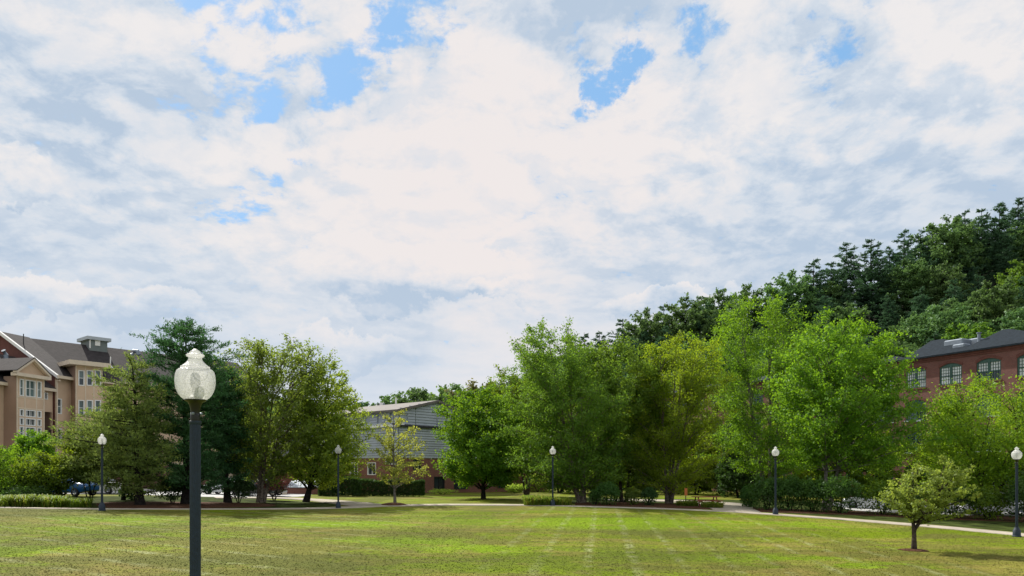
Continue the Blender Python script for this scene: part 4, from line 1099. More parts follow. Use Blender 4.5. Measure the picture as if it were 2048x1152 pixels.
# ------------------------------------------------------------------ lamp posts
def globe_material():
    m, T, out = mat_new('ribbed acrylic globe')
    geo = T.new('ShaderNodeNewGeometry')
    tcn = T.new('ShaderNodeTexCoord')
    b = T.new('ShaderNodeBsdfPrincipled')
    b.inputs['Base Color'].default_value = (.84, .86, .86, 1); b.inputs['Roughness'].default_value = .22
    b.inputs['Specular IOR Level'].default_value = .6
    tr = T.new('ShaderNodeBsdfTranslucent'); tr.inputs[0].default_value = (.95, .94, .93, 1)
    tp = T.new('ShaderNodeBsdfTransparent'); tp.inputs[0].default_value = (.95, .95, .95, 1)
    bp = T.new('ShaderNodeBump'); bp.inputs['Strength'].default_value = .9; bp.inputs['Distance'].default_value = .006
    v = T.new('ShaderNodeTexVoronoi'); v.inputs['Scale'].default_value = 60; T.l.new(tcn.outputs['Object'], v.inputs['Vector'])
    T.l.new(v.outputs[0], bp.inputs['Height']); T.l.new(bp.outputs[0], b.inputs['Normal']); T.l.new(bp.outputs[0], tr.inputs['Normal'])
    a = T.new('ShaderNodeMixShader'); a.inputs[0].default_value = .50; T.l.new(b.outputs[0], a.inputs[1]); T.l.new(tr.outputs[0], a.inputs[2])
    c = T.new('ShaderNodeMixShader'); T.l.new(T.m('MULTIPLY_ADD', v.outputs[0], .40, .26), c.inputs[0]); T.l.new(a.outputs[0], c.inputs[1]); T.l.new(tp.outputs[0], c.inputs[2])
    T.l.new(c.outputs[0], out.inputs[0]); return m
def lamp_proto(H=4.30):
    root = empty('street_lamp', (0, 0, 0), 'x', 'street lamp')
    u = .00581; zz = lambda py: H-(py-694.5)*u
    def part(name, prof, mat, n=24, sm=True, flute=0, cap=True, par=root):
        m = MB(); m.lathe([(r, z) for r, z in prof], n, flute=flute, cap=cap); return m.build(name, mat, par, smooth=sm)
    part('base_cover', [(.20, -.3), (.20, .04), (.17, .06), (.165, .30), (.125, .36), (.115, .40), (.09, .44), (.09, .46)], M['post'])
    part('pole', [(.062, .45), (.060, zz(840))], M['post'], 32, False, .11)
    part('ring', [(.064, zz(846)), (.068, zz(845)), (.068, zz(840)), (.060, zz(839.5))], M['post'])
    part('collar', [(.052, zz(840)), (.054, zz(838)), (.054, zz(827)), (.048, zz(826)), (.048, zz(824))], M['fitter'])
    for i in range(3):
        a = i*2.094+.52; m = MB(); m.lathe([(.014, zz(827.5)), (.018, zz(826)), (.018, zz(823.5)), (.008, zz(822.5))], 8, (.062*math.cos(a), .062*math.sin(a))); m.build('bolt', M['steel'], root, smooth=True)
    part('fitter', [(.046, zz(826)), (.050, zz(820)), (.064, zz(808)), (.082, zz(802)), (.112, zz(799.5)), (.120, zz(798)), (.120, zz(796))], M['fitter'])
    gm = M['globe']
    bowl = [(20, 797.6), (26, 793), (30.5, 788), (34, 781), (36.7, 773), (38.1, 764), (38.2, 755), (37, 746), (35, 740), (31.5, 736.5), (26.5, 734.6)]
    part('globe', [(r*u, zz(y)) for r, y in bowl], gm, 32, True, 0, False)
    cap = [(27.2, 734.2), (28, 732.8), (27.5, 730.8), (25, 729.5), (20.5, 726), (16.5, 722), (13.6, 718), (12.6, 714.5), (13.2, 712), (16.8, 710.5), (17.3, 707.2), (14.5, 705.6), (11.5, 704.5), (10.5, 702), (8, 699.2), (5.5, 698), (4.2, 696.5), (1.2, 694.5)]
    part('globe_cap', [(r*u, zz(y)) for r, y in cap], gm, 32, True, 0, False)
    lp = part('lamp_unit', [(.075, zz(797)), (.080, zz(792)), (.055, zz(789)), (.035, zz(786)), (.035, zz(774)), (.05, zz(770)), (.058, zz(760)), (.050, zz(748)), (.03, zz(743))], M['lampinside'], 16)
    return root
M['globe'] = globe_material(); M['lampinside'] = pbr('grey lamp socket', (.20, .22, .21), .5, var=.05)
def copy_tree(o, loc, label=None, rz=None):
    r = o.copy(); COL.objects.link(r); r.location = loc
    if rz is not None: r.rotation_euler = (0, 0, rz)
    if label: r['label'] = label
    for ch in list(o.children):
        c = ch.copy(); COL.objects.link(c); c.parent = r
        for g in list(ch.children):
            d = g.copy(); COL.objects.link(d); d.parent = c
    return r
lamp0 = lamp_proto()
lamp0.location = ((390.5-1024)/F*8.6, 8.6, -.0)
lamp0['label'] = 'large acorn globe lamp post close to the camera, its foot below the frame'; lamp0['group'] = 'acorn globe lamp posts around the lawn'
for px, d, z, lb in [(204, 41.3, .72, 'black acorn lamp post in front of the parked cars, leftmost of the far ones'),
                     (676.5, 50, .34, 'acorn lamp post beside the path fork, in front of the dark hedge'),
                     (1105.5, 53, .40, 'acorn lamp post among strappy plants in front of the tall birches'),
                     (1551, 46.5, .14, 'acorn lamp post standing before the row of big dark shrubs'),
                     (2033.5, 35.4, -.29, 'acorn lamp post at the right edge, next to the pale path')]:
    copy_tree(lamp0, ((px-1024)/F*d, d, float(G((px-1024)/F*d, d))), lb)

# ------------------------------------------------------------------ cars
def car(label, px, d, face, paint, kind='hatch', z=None):
    """face: heading angle of the nose, 0 = towards +X"""
    P0 = at(px, d); root = empty('parked_car', (P0[0], P0[1], P0[2]+.03), label, 'car', 'parked cars around the green', rz=face)
    # stations along the length: x, low z, belt z, roof z, half width at belt, half width at roof
    Lh = 2.25
    st = [(-2.22, .42, .78, .78, .62, .55), (-2.12, .30, .95, 1.0, .80, .62), (-1.75, .22, 1.0, 1.30, .87, .60), (-1.15, .22, 1.0, 1.46, .90, .62), (-.2, .22, .99, 1.50, .91, .63),
          (.35, .22, .97, 1.42, .91, .61), (.85, .22, .95, 1.12, .90, .66), (1.12, .22, .92, .95, .89, .74), (1.7, .24, .84, .86, .87, .70), (2.08, .30, .74, .76, .80, .62), (2.22, .40, .62, .63, .64, .5)]
    if kind == 'sedan': st[1] = (-2.12, .30, .92, .94, .80, .66); st[2] = (-1.62, .22, .97, 1.0, .87, .70); st[3] = (-.95, .22, .98, 1.38, .90, .60)
    if kind == 'suv': st = [(a, b+.06, c+.1, e+.2, f, g) for a, b, c, e, f, g in st]
    m = MB(); n = 10; rings = []
    for x, zl, zb, zr, wb, wr in st:
        rings.append([(x, -wb*.92, zl), (x, -wb, (zl+zb)/2), (x, -wb*.98, zb), (x, -wr, zr-.05), (x, -wr*.5, zr), (x, wr*.5, zr), (x, wr, zr-.05), (x, wb*.98, zb), (x, wb, (zl+zb)/2), (x, wb*.92, zl)])
    vs = [v for r in rings for v in r]; fs = []
    for j in range(len(st)-1):
        for i in range(n): k = (i+1) % n; fs.append((j*n+i, j*n+k, (j+1)*n+k, (j+1)*n+i))
    fs += [tuple(range(n-1, -1, -1)), tuple((len(st)-1)*n+i for i in range(n))]
    m.add(vs, fs); m.build('body', paint, root, smooth=True, bevel=.02)
    # glass set just proud of the cabin sides
    dz = .2 if kind == 'suv' else 0; db = .1 if kind == 'suv' else 0
    def interp(x):
        X = [s[0] for s in st]; return [np.interp(x, X, [s[q] for s in st]) for q in (2, 3, 4, 5)]
    for sg in (-1, 1):
        for xa, xb in ((-1.55 if kind != 'sedan' else -1.0, -.48), (-.40, .62)):
            ns = 9; lo, hi = [], []
            for i in range(ns):
                x = xa+(xb-xa)*i/(ns-1); zb, zr, wb, wr = interp(x)
                def at_f(f): return (x, sg*((wb*.98)+(wr-wb*.98)*f+.022), zb+(zr-.05-zb)*f)
                hgt = max(zr-.05-zb, .02); taper = min(1, (i+.0)/(ns-1)*6) if xa < -1 else 1.0
                lo.append(at_f(.10)); hi.append(at_f(max(.14, min(.86, 1-.07/hgt))))
            vs = lo+hi+[(a_, b_-sg*.04, c_) for a_, b_, c_ in lo+hi]; fs = []
            for i in range(ns-1):
                fs += [(i, i+1, ns+i+1, ns+i), (2*ns+i, 3*ns+i, 3*ns+i+1, 2*ns+i+1), (i, 2*ns+i, 2*ns+i+1, i+1), (ns+i, ns+i+1, 3*ns+i+1, 3*ns+i)]
            g = MB(); g.add(vs, fs); g.build('side_window', M['carglass'], root)
    def screen(xa, xb, nm):
        za = interp(xa); zb_ = interp(xb); q = [(xa, -za[3]*.92, za[1]+.012), (xa, za[3]*.92, za[1]+.012), (xb, zb_[3]*.86, zb_[1]+.012), (xb, -zb_[3]*.86, zb_[1]+.012)]
        inn = [(a, b, c-.03) for a, b, c in q]; g = MB(); g.add(q+inn, [(0,1,2,3), (7,6,5,4), (0,4,5,1), (1,5,6,2), (2,6,7,3), (3,7,4,0)]); g.build(nm, M['carglass'], root)
    screen(1.02, .50, 'windscreen'); screen(-2.02 if kind != 'sedan' else -1.5, -1.70 if kind != 'sedan' else -1.02, 'rear_window')
    for sx in (-1.38, 1.38):
        for sg in (-1, 1):
            w = MB(); r = .33; ring = [(r, -.11), (r, .11), (r*.86, .125), (r*.60, .125)]
            pts = []; N_ = 18
            for rr, yy in ring: pts += [(sx+rr*math.cos(2*PI*i/N_), sg*(.80+yy), .33+rr*math.sin(2*PI*i/N_)) for i in range(N_)]
            f = [(j*N_+i, j*N_+(i+1) % N_, (j+1)*N_+(i+1) % N_, (j+1)*N_+i) for j in range(3) for i in range(N_)]
            w.add(pts, f); wo = w.build('wheel', M['rubber'], root, smooth=True)
            rm = MB(); N2 = 10
            for i in range(5):
                a = 2*PI*i/5; ca, sa = math.cos(a), math.sin(a); px_, pz_ = -sa*.03, ca*.03
                rm.hexa([(sx+px_, sg*.88, .33+pz_), (sx-px_, sg*.88, .33-pz_), (sx-px_+ca*.2, sg*.88, .33-pz_+sa*.2), (sx+px_+ca*.2, sg*.88, .33+pz_+sa*.2),
                         (sx+px_, sg*.915, .33+pz_), (sx-px_, sg*.915, .33-pz_), (sx-px_+ca*.2, sg*.915, .33-pz_+sa*.2), (sx+px_+ca*.2, sg*.915, .33+pz_+sa*.2)])
            rm.build('rim', M['steel'], wo)
    for sg in (-1, 1):
        g = MB(); g.box(2.0, 2.19, sg*.60-.16, sg*.60+.16, .60+db*.6, .72+db*.6); g.build('headlight', M['headlight'], root, bevel=.03)
        g = MB(); g.box(-2.17, -2.05, sg*.66-.12, sg*.66+.12, .78+db, .92+db); g.build('tail_light', M['redwood'], root, bevel=.02)
        g = MB(); g.box(.62, .74, sg*.98-.09, sg*.98+.09, .98+db, 1.10+db); g.build('mirror', paint, root, bevel=.02)
    return root
car('blue hatchback parked beside the leftmost far lamp post, nose to the right', 138, 57, math.radians(-14), M['carblue'], 'suv')
car('white car behind the blue hatchback, only its nose and roof showing', 202, 63, math.radians(-10), M['carwhite'], 'sedan')
car('white car half hidden behind the shrubs at the left edge', 28, 59, math.radians(-8), M['carwhite'], 'sedan')
car('silver car parked behind the clipped round bush', 455, 66, math.radians(172), M['carsilver'], 'sedan')
car('dark car parked in the shade beside the multi stemmed tree', 520, 64, math.radians(180), M['cardark'], 'sedan')
car('white van like car glimpsed through leaves behind the small lawn tree', 1905, 56, math.radians(160), M['carwhite'], 'suv')
car('white car glimpsed behind the shrubs near the right edge lamp post', 1990, 53, math.radians(165), M['carwhite'], 'suv')
car('silver car glimpsed between the big dark shrubs and the small lawn tree', 1745, 60, math.radians(150), M['carsilver'], 'sedan')

# ------------------------------------------------------------------ picnic table, signs, bulkhead, planter wall
def picnic():
    P0 = at(1412, 56.5); root = empty('picnic_table', tuple(P0+np.array([0, 0, .04])), 'red stained wooden picnic table on the pale patio behind the flower bed', 'picnic table', rz=.12)
    for i in range(5):
        m = MB(); y = -.36+i*.18; m.box(-1.0, 1.0, y-.08, y+.08, .70, .745); m.build('plank', M['redwood'], root)
    for y in (-.78, .78):
        for o in (-.08, .08):
            m = MB(); m.box(-1.0, 1.0, y+o-.07, y+o+.07, .42, .46); m.build('seat_plank', M['redwood'], root)
    for x in (-.72, .72):
        for s in (-1, 1): m = MB(); m.tube([(x, s*.62, 0), (x, s*.25, .70)], .05, 4); m.build('leg', M['redwood'], root)
        m = MB(); m.box(x+.052, x+.09, -.92, .92, .34, .418); m.build('crossbeam', M['redwood'], root)
picnic()
def small_sign(label, px, d, w, h, zc, mat, name='sign'):
    P0 = at(px, d); root = empty(name, tuple(P0), label, 'sign')
    m = MB(); m.lathe([(.035, -.1), (.035, zc+h/2+.05)], 8); m.build('sign_post', M['darkmetal'], root)
    m = MB(); m.box(-w/2, w/2, -.07, -.04, zc-h/2, zc+h/2); m.build('panel', mat, root)
small_sign('small orange panel on a thin dark post left of the picnic table', 1371.5, 56.5, .22, .55, 1.1, M['orange'])
small_sign('blue panel on a pole glimpsed between the stems of the left tree', 519, 58, .45, 1.2, 2.6, M['bluesign'])
def bulkhead():
    fr = Frame(574, 70, U=(1, .10), N=(.10, -1)); g = float(G(-20, 70))
    u1 = fr.u(655); zt = fr.z(976, 0); zr = fr.z(962, 0, -2)
    root = empty('cellar_bulkhead', (fr.o[0], fr.o[1], g), 'low brick bulkhead with a pale sloping metal cover behind the path tree', 'bulkhead')
    b = FB(fr); b.bx(0, u1, -3, 0, g-.2, zt); b.build('brick_wall', M['brick_c'], root)
    b = FB(fr)
    n = 7
    for i in range(n):
        k0, k1 = .1-3.1*i/n, .1-3.1*(i+1)/n; z0 = zt+.06+(zr-zt)*i/n; z1 = zt+.06+(zr-zt)*(i+1)/n
        b.slab([(-.1, k0, z0+.03), (u1+.1, k0, z0+.03), (u1+.1, k1, z1), (-.1, k1, z1)], .06)
    b.build('sloping_cover', M['siding'], root)
    settle(root)
    fr = Frame(530, 68, U=(1, .05), N=(.05, -1)); u1 = fr.u(572)
    root = empty('low_wall', (fr.o[0], fr.o[1], g), 'short pale rendered wall behind the purple leaved shrub', 'wall')
    b = FB(fr); b.bx(0, u1, -.3, 0, g-.2, g+.75); b.build('wall_body', M['trim'], root)
    b = FB(fr); b.bx(-.05, u1+.05, -.35, .05, g+.752, g+.82); b.build('coping', M['concrete'], root)
    settle(root)
bulkhead()

# ------------------------------------------------------------------ trees round the lawn
T_ = make_tree
GL = 'trees around the lawn'
T_('pine_tree', 'olive tinted ragged pine left of the tall dark pine', (281, 1011), [(712, 245, 285), (740, 222, 310), (780, 205, 330), (830, 170, 350), (880, 135, 355), (930, 140, 350), (965, 170, 335), (985, 230, 320)],
   L['oldpine'], 'bark_dark', 1, 21, n_limb=110, n_spray=14, n_leaf=35360, leaf=0.209, aspect=.30, rise=.10, style='needle', flat=.45, lobes=.30, spread=.17, r0=.24, inner=.35)
T_('pine_tree', 'tall dark blue green pine behind the big lamp globe', (372, 1009), [(642, 345, 400), (655, 318, 425), (685, 298, 452), (740, 292, 474), (820, 300, 472), (880, 310, 470), (930, 310, 470), (975, 325, 460)],
   L['pine'], 'bark_dark', 1, 22, n_limb=135, wexp=.9, spray_len=.22, n_spray=15, n_leaf=46410, leaf=0.226, aspect=.26, rise=.22, style='needle', flat=.45, lobes=.30, spread=.16, r0=.26, inner=.35)
T_('pine_tree', 'lower dark pine filling the gap right of the big lamp post', (456, 1006), [(735, 430, 460), (760, 415, 485), (820, 405, 500), (880, 400, 500), (930, 405, 495), (968, 420, 485)],
   L['pine'], 'bark_dark', 1, 23, n_limb=90, n_spray=12, n_leaf=28600, leaf=0.217, aspect=.28, rise=.15, style='needle', lobes=.28, spread=.18, r0=.22, inner=.35)
T_('deciduous_tree', 'multi stemmed green tree between the pines and the path tree', (521, 1005), [(678, 560, 600), (690, 480, 622), (720, 458, 650), (770, 455, 660), (840, 450, 640), (900, 455, 630), (940, 465, 600), (958, 490, 570)],
   L['airy'], 'bark_pale', 4, 24, n_limb=100, n_spray=11, n_leaf=34320, leaf=0.174, rise=.75, lobes=.25, r0=.15, low=1.2)
T_('deciduous_tree', 'broad green tree with yellowing right side beside the path fork', (611, 1004), [(722, 655, 668), (740, 630, 690), (790, 590, 712), (840, 570, 728), (890, 560, 735), (930, 570, 738), (952, 590, 715), (968, 620, 680)],
   L['yolive'], 'bark_dark', 1, 25, n_limb=100, n_spray=11, n_leaf=32759, leaf=0.174, rise=.6, lobes=.25, r0=.20, low=1.0)
T_('young_tree', 'thin young tree with sparse yellow leaves in a mulch ring on the path', (790, 1009), [(812, 778, 796), (835, 765, 815), (865, 752, 840), (900, 742, 848), (930, 740, 858), (952, 748, 850), (965, 765, 825)],
   L['thin'], 'bark_grey', 1, 26, n_limb=40, n_spray=6, n_leaf=4600, leaf=0.165, rise=.8, lobes=.18, r0=.10, limb_r=.028, spread=.14, low=1.3, spray_len=.30)
T_('maple_tree', 'rounded green maple in front of the brick wing', (967, 998), [(778, 930, 1000), (800, 905, 1030), (840, 885, 1045), (890, 868, 1060), (930, 872, 1065), (952, 890, 1055), (965, 920, 1020)],
   L['maple'], 'bark_dark', 1, 27, n_limb=100, n_spray=11, n_leaf=49400, leaf=0.174, aspect=.8, rise=.55, lobes=.18, r0=.17, low=.9)
T_('birch_tree', 'tallest of the central birches, its top leaning left against the sky', (1165, 1006), [(642, 1075, 1110), (665, 1032, 1150), (700, 1012, 1185), (750, 995, 1220), (800, 1010, 1240), (860, 1020, 1245), (920, 1035, 1240), (955, 1050, 1230), (980, 1090, 1210)],
   L['birch'], 'bark_pale', 4, 28, n_limb=130, n_spray=12, n_leaf=71825, leaf=0.165, rise=.7, lobes=.26, r0=.19, low=1.2)
T_('birch_tree', 'slender clump of dark stems between maple and tall birch', (1053, 992), [(735, 990, 1050), (770, 985, 1080), (820, 990, 1100), (880, 1000, 1110), (930, 1010, 1105), (950, 1030, 1090)],
   L['green'], 'bark', 3, 29, n_limb=70, n_spray=10, n_leaf=31200, leaf=0.183, rise=.7, lobes=.26, r0=.14, low=1.0)
T_('deciduous_tree', 'green tree with layered branches between the two birch clumps', (1248, 1005), [(680, 1205, 1275), (705, 1170, 1320), (760, 1160, 1335), (830, 1160, 1335), (900, 1165, 1330), (950, 1175, 1320), (975, 1190, 1300)],
   L['birch'], 'bark', 2, 30, n_limb=100, n_spray=11, n_leaf=58500, leaf=0.183, rise=.45, lobes=.26, r0=.16, low=1.2)
T_('birch_tree', 'birch clump with a bright yellow green top right of centre', (1338, 1008), [(675, 1340, 1385), (690, 1290, 1430), (740, 1270, 1445), (800, 1262, 1440), (860, 1255, 1430), (920, 1250, 1425), (960, 1262, 1415), (982, 1285, 1390)],
   L['yellowbirch'], 'bark_pale', 5, 31, n_limb=120, n_spray=12, n_leaf=60775, leaf=0.148, rise=.8, lobes=.22, r0=.16, low=1.0)
T_('locust_tree', 'tall bright green tree, highest of the row, behind the right central lamp', (1537, 1003), [(590, 1495, 1550), (612, 1450, 1590), (660, 1420, 1620), (720, 1412, 1640), (790, 1420, 1640), (850, 1430, 1630), (910, 1440, 1620), (950, 1470, 1600)],
   L['locust'], 'bark_grey', 4, 32, n_limb=130, n_spray=11, n_leaf=58012, leaf=0.191, rise=.75, lobes=.28, r0=.20, low=2.5)
T_('locust_tree', 'wide bright green tree with a pale leaning trunk left of the mill windows', (1652, 1021), [(626, 1660, 1700), (645, 1625, 1730), (680, 1600, 1770), (720, 1575, 1800), (770, 1560, 1820), (830, 1570, 1830), (880, 1585, 1815), (930, 1610, 1790)],
   L['locust'], 'bark_grey', 2, 33, n_limb=120, n_spray=11, n_leaf=61750, leaf=0.191, rise=.7, lobes=.30, r0=.19, low=3.0)
T_('deciduous_tree', 'lime green tree at the right edge covering the mill windows', (1985, 1030), [(764, 1975, 2090), (780, 1930, 2140), (812, 1870, 2165), (855, 1845, 2175), (900, 1835, 2175), (940, 1850, 2160), (980, 1890, 2130)],
   L['lime'], 'bark', 3, 34, n_limb=120, n_spray=11, n_leaf=63537, leaf=0.165, rise=.6, lobes=.22, r0=.16, low=1.2)
T_('small_tree', 'small low forked tree standing alone on the lawn in a ring of mulch', (1828, 1101), [(916, 1880, 1906), (935, 1850, 1922), (958, 1822, 1932), (982, 1778, 1932), (1003, 1776, 1922), (1025, 1796, 1905), (1043, 1812, 1870)],
   L['small'], 'bark', 3, 35, fork=1.0, n_limb=44, n_spray=9, n_leaf=9500, leaf=.105, rise=.55, lobes=.42, r0=.095, limb_r=.03, low=1.15, depth=.9, spread=.10)
# left edge shrubs and trees
T_('small_tree', 'bright green rounded tree in front of the pedimented bay', (68, 1000), [(862, 55, 80), (880, 38, 98), (905, 30, 105), (930, 35, 100), (950, 50, 90)],
   L['locust'], 'bark_dark', 2, 36, d=58, n_limb=50, n_spray=9, n_leaf=12350, leaf=0.174, rise=.5, lobes=.2, r0=.08, low=.8)
T_('small_tree', 'spreading yellow green small tree at the left edge', (14, 1004), [(895, -20, 30), (915, -60, 75), (940, -70, 95), (965, -60, 85), (980, -30, 60)],
   L['locust'], 'bark_dark', 4, 37, n_limb=60, n_spray=9, n_leaf=14300, leaf=0.131, rise=.5, lobes=.2, r0=.06, low=.6)
T_('small_tree', 'spreading small tree over the blue car, second from the left edge', (88, 1006), [(912, 70, 110), (930, 45, 150), (950, 40, 165), (970, 60, 150), (985, 80, 130)],
   L['green'], 'bark_dark', 4, 38, n_limb=50, n_spray=9, n_leaf=11700, leaf=0.131, rise=.5, lobes=.2, r0=.05, low=.6)
T_('small_tree', 'thin stemmed tree with dark arching stems left of the first far lamp', (180, 1006), [(860, 150, 200), (890, 120, 230), (925, 110, 235), (950, 130, 220), (965, 150, 200)],
   L['green'], 'bark_dark', 4, 39, n_limb=50, n_spray=9, n_leaf=11700, leaf=0.148, rise=.5, lobes=.2, r0=.05, low=1.2)
T_('deciduous_tree', 'slim dark trunked tree behind the olive pine', (247, 1000), [(800, 225, 275), (850, 205, 300), (900, 200, 300), (940, 215, 290)],
   L['olive'], 'bark_dark', 1, 40, n_limb=50, n_spray=9, n_leaf=11700, leaf=0.191, rise=.5, lobes=.2, r0=.12, low=1.2)
# second row, dark, between and behind
back = [((1120, 986), [(790, 1080, 1160), (850, 1060, 1180), (920, 1060, 1180), (978, 1070, 1170)], 'green', 'bushy green tree in deep shade behind the tall birch'),
        ((1300, 984), [(760, 1240, 1330), (830, 1220, 1370), (900, 1225, 1380), (978, 1240, 1370)], 'green', 'shaded green tree behind the yellow topped birch'),
        ((1440, 986), [(760, 1410, 1480), (830, 1390, 1500), (900, 1390, 1510), (978, 1400, 1500)], 'green', 'shaded tree behind the picnic table'),
        ((1188, 988), [(850, 1160, 1220), (900, 1140, 1240), (950, 1140, 1240), (980, 1150, 1230)], 'green', 'shaded bushy tree just right of the tall birch'),
        ((1392, 990), [(850, 1370, 1430), (900, 1345, 1440), (950, 1350, 1440), (978, 1360, 1430)], 'green', 'shaded bushy tree just right of the pale birch clump'),
        ((1560, 998), [(840, 1540, 1590), (890, 1520, 1610), (940, 1515, 1610), (985, 1530, 1600)], 'green', 'bushy tree behind the lamp post and dark shrubs'),
        ((1640, 996), [(860, 1620, 1670), (910, 1600, 1690), (960, 1600, 1690), (985, 1610, 1680)], 'green', 'bushy tree behind the pale leaning trunk'),
        ((1745, 1000), [(860, 1720, 1775), (910, 1700, 1800), (960, 1700, 1800), (990, 1710, 1790)], 'green', 'bushy tree at the foot of the mill, left of the small lawn tree'),
        ((1880, 1004), [(870, 1850, 1920), (920, 1830, 1940), (970, 1830, 1940), (995, 1840, 1930)], 'green', 'bushy tree under the lime green crown'),
        ((1480, 996), [(838, 1460, 1495), (870, 1440, 1512), (930, 1430, 1520), (985, 1440, 1515)], 'dark', 'dark upright evergreen right of the picnic table'),
        ((1600, 990), [(800, 1570, 1650), (870, 1560, 1670), (930, 1560, 1670), (965, 1580, 1660)], 'green', 'shaded understorey tree between the two bright tall trees'),
        ((1700, 992), [(850, 1680, 1720), (880, 1660, 1740), (930, 1650, 1750), (975, 1660, 1745)], 'dark', 'dark evergreen right of the pale leaning trunk'),
        ((1790, 996), [(820, 1760, 1830), (870, 1740, 1850), (930, 1735, 1860), (975, 1750, 1850)], 'olive', 'dull green tree in front of the mill base'),
        ((690, 978), [(800, 675, 720), (850, 660, 735), (910, 655, 740), (960, 665, 730)], 'dark', 'dark tree behind the yellowing path tree'),
        ((480, 982), [(800, 450, 520), (870, 430, 540), (940, 440, 540)], 'dark', 'dark tree behind the clipped round bush')]
for i, (b_, cr, mt, lb) in enumerate(back):
    T_('understorey_tree', lb, b_, cr, L[mt], 'bark_dark', 2, 50+i, n_limb=50, n_spray=8, n_leaf=12000, leaf=.27, rise=.5, lobes=.25, r0=.13, low=1.0)

# ------------------------------------------------------------------ shrubs, hedges, flowers
Sh = make_shrub
Sh('round_bush', 'clipped dark round bush on short legs behind the mulch bed', 477, 1006, 66, 44, L['dark'], 70, 4200, .13, lift=.18, lobes=.08)
Sh('dark_bush', 'ragged dark bush left of the big lamp post', 345, 1008, 56, 50, L['dark'], 71, 3600, .14, lift=.12, lobes=.22)
Sh('purple_bush', 'purple leaved loose shrub in front of the pale wall', 548, 1001, 62, 42, L['red'], 72, 1800, .13, lift=.45, lobes=.22)
Sh('hedge', 'long clipped hedge with a lit top edge left of the workshop corner', 778, 992, 135, 30, L['dark'], 73, 16000, .15, box=True, cat='hedge', stems=12)
Sh('hedge', 'taller black green hedge left of the long clipped hedge', 680, 992, 75, 34, L['dark'], 74, 9000, .16, box=True, cat='hedge', stems=8)
Sh('round_bush', 'big round green bush right of the tall birch trunks', 1216, 1011, 50, 46, L['shrub'], 75, 3600, .12, lobes=.10)
Sh('round_bush', 'small olive round bush, middle of the three beside the birches', 1265, 1011, 34, 34, L['olive'], 76, 2400, .11, lobes=.10)
Sh('round_bush', 'small dark round bush left of the pale birch clump', 1298, 1012, 36, 36, L['dark'], 77, 2600, .11, lobes=.10)
Sh('round_bush', 'small green bush hugging the tall birch trunks', 1190, 1010, 26, 30, L['shrub'], 78, 1600, .11)
Sh('loose_bush', 'arching pale leaved shrub above the big round green bush', 1232, 1003, 62, 70, L['green'], 79, 3000, .18, lobes=.3)
big = [(1535, 1020, 66, 62, 'first of the big dark shrubs, left of the lamp post'), (1580, 1022, 70, 68, 'big dark shrub just right of the lamp post, second in its row'), (1625, 1024, 72, 64, 'third big dark shrub in the row behind the lamp post'),
       (1680, 1027, 84, 70, 'big dark shrub right of the pale leaning trunk'), (1500, 1015, 40, 40, 'smaller dark shrub at the end of the patio path')]
for i, (a, b_, w, h, lb) in enumerate(big): Sh('large_shrub', lb, a, b_, w, h, L['shrub'], 80+i, 4200, .15, lobes=.20)
rt = [(1765, 1030, 88, 70, 'green', 'loose shrub left of the small lawn tree'), (1835, 1034, 80, 60, 'shrub', 'dark shrub directly behind the small lawn tree'), (1905, 1037, 84, 66, 'shrub', 'dark shrub right behind the small lawn tree'),
      (1975, 1040, 80, 62, 'green', 'loose green shrub left of the right edge lamp post'), (2055, 1044, 90, 90, 'shrub', 'large shrub behind the right edge lamp post'), (2150, 1048, 100, 110, 'shrub', 'large shrub beyond the right edge of the lawn')]
for i, (a, b_, w, h, mt, lb) in enumerate(rt): Sh('large_shrub', lb, a, b_, w, h, L[mt], 90+i, 4000, .15, lobes=.25)
lf = [(50, 1009, 90, 34, 'shrub', 'low green shrub below the leftmost small trees'), (265, 1000, 46, 26, 'shrub', 'low dark shrub beside the olive pine trunk'), (5, 1000, 60, 60, 'olive', 'pale shrub hiding the white car at the left edge')]
for i, (a, b_, w, h, mt, lb) in enumerate(lf): Sh('low_shrub', lb, a, b_, w, h, L[mt], 100+i, 2600, .13, lobes=.2)
sw = [(1075, 984, 60, 36, 'bright yellow green weeds behind the slender dark clump'), (1125, 984, 60, 30, 'bright yellow green weeds behind the lamp post and birch'), (1030, 986, 40, 16, 'bright yellow green weeds at the end of the brick wing')]
for i, (a, b_, w, h, lb) in enumerate(sw): Sh('weed_patch', lb, a, b_, w, h, L['yellowgreen'], 110+i, 1800, .20, cat='plant', lobes=.25)
Sh('low_shrub', 'low yellowish plants along the foot of the brick wing', 885, 989, 60, 10, L['yellowgreen'], 115, 900, .12, cat='plant')
bg_ = [(1150, 986, 130, 90), (1260, 987, 130, 80), (1365, 988, 130, 70), (1465, 990, 120, 60)]
for i, (a, b_, w, h) in enumerate(bg_):
    Sh('background_shrub', ['tangled green thicket behind the tall birch', 'tangled thicket behind the three round bushes', 'tangled thicket behind the pale birch clump', 'tangled thicket behind the picnic table'][i], a, b_, w, h, L['shrub'], 120+i, 6000, .28, cat='shrub', lobes=.3)
ll = [(12, 1013, 60, .55, 'strappy plants at the very left end of the bed'), (60, 1013.5, 60, .60, 'strappy plants below the bright green rounded tree'), (108, 1014, 50, .55, 'strappy plants in front of the blue car'), (155, 1014, 50, .45, 'browning strappy plants left of the first far lamp'),
      (1068, 1011, 40, .62, 'lush strappy plants left of the central lamp post'), (1092, 1011, 30, .55, 'strappy plants at the foot of the central lamp post'), (1125, 1011, 36, .50, 'strappy plants right of the central lamp post'),
      (1375, 1013, 44, .38, 'low strappy plants in front of the picnic table'), (1425, 1016, 44, .38, 'low strappy plants at the right tip of the mulch bed')]
for i, (a, b_, w, h, lb) in enumerate(ll): make_lily(lb, a, b_, w, h, 130+i, group='strappy plants edging the beds')

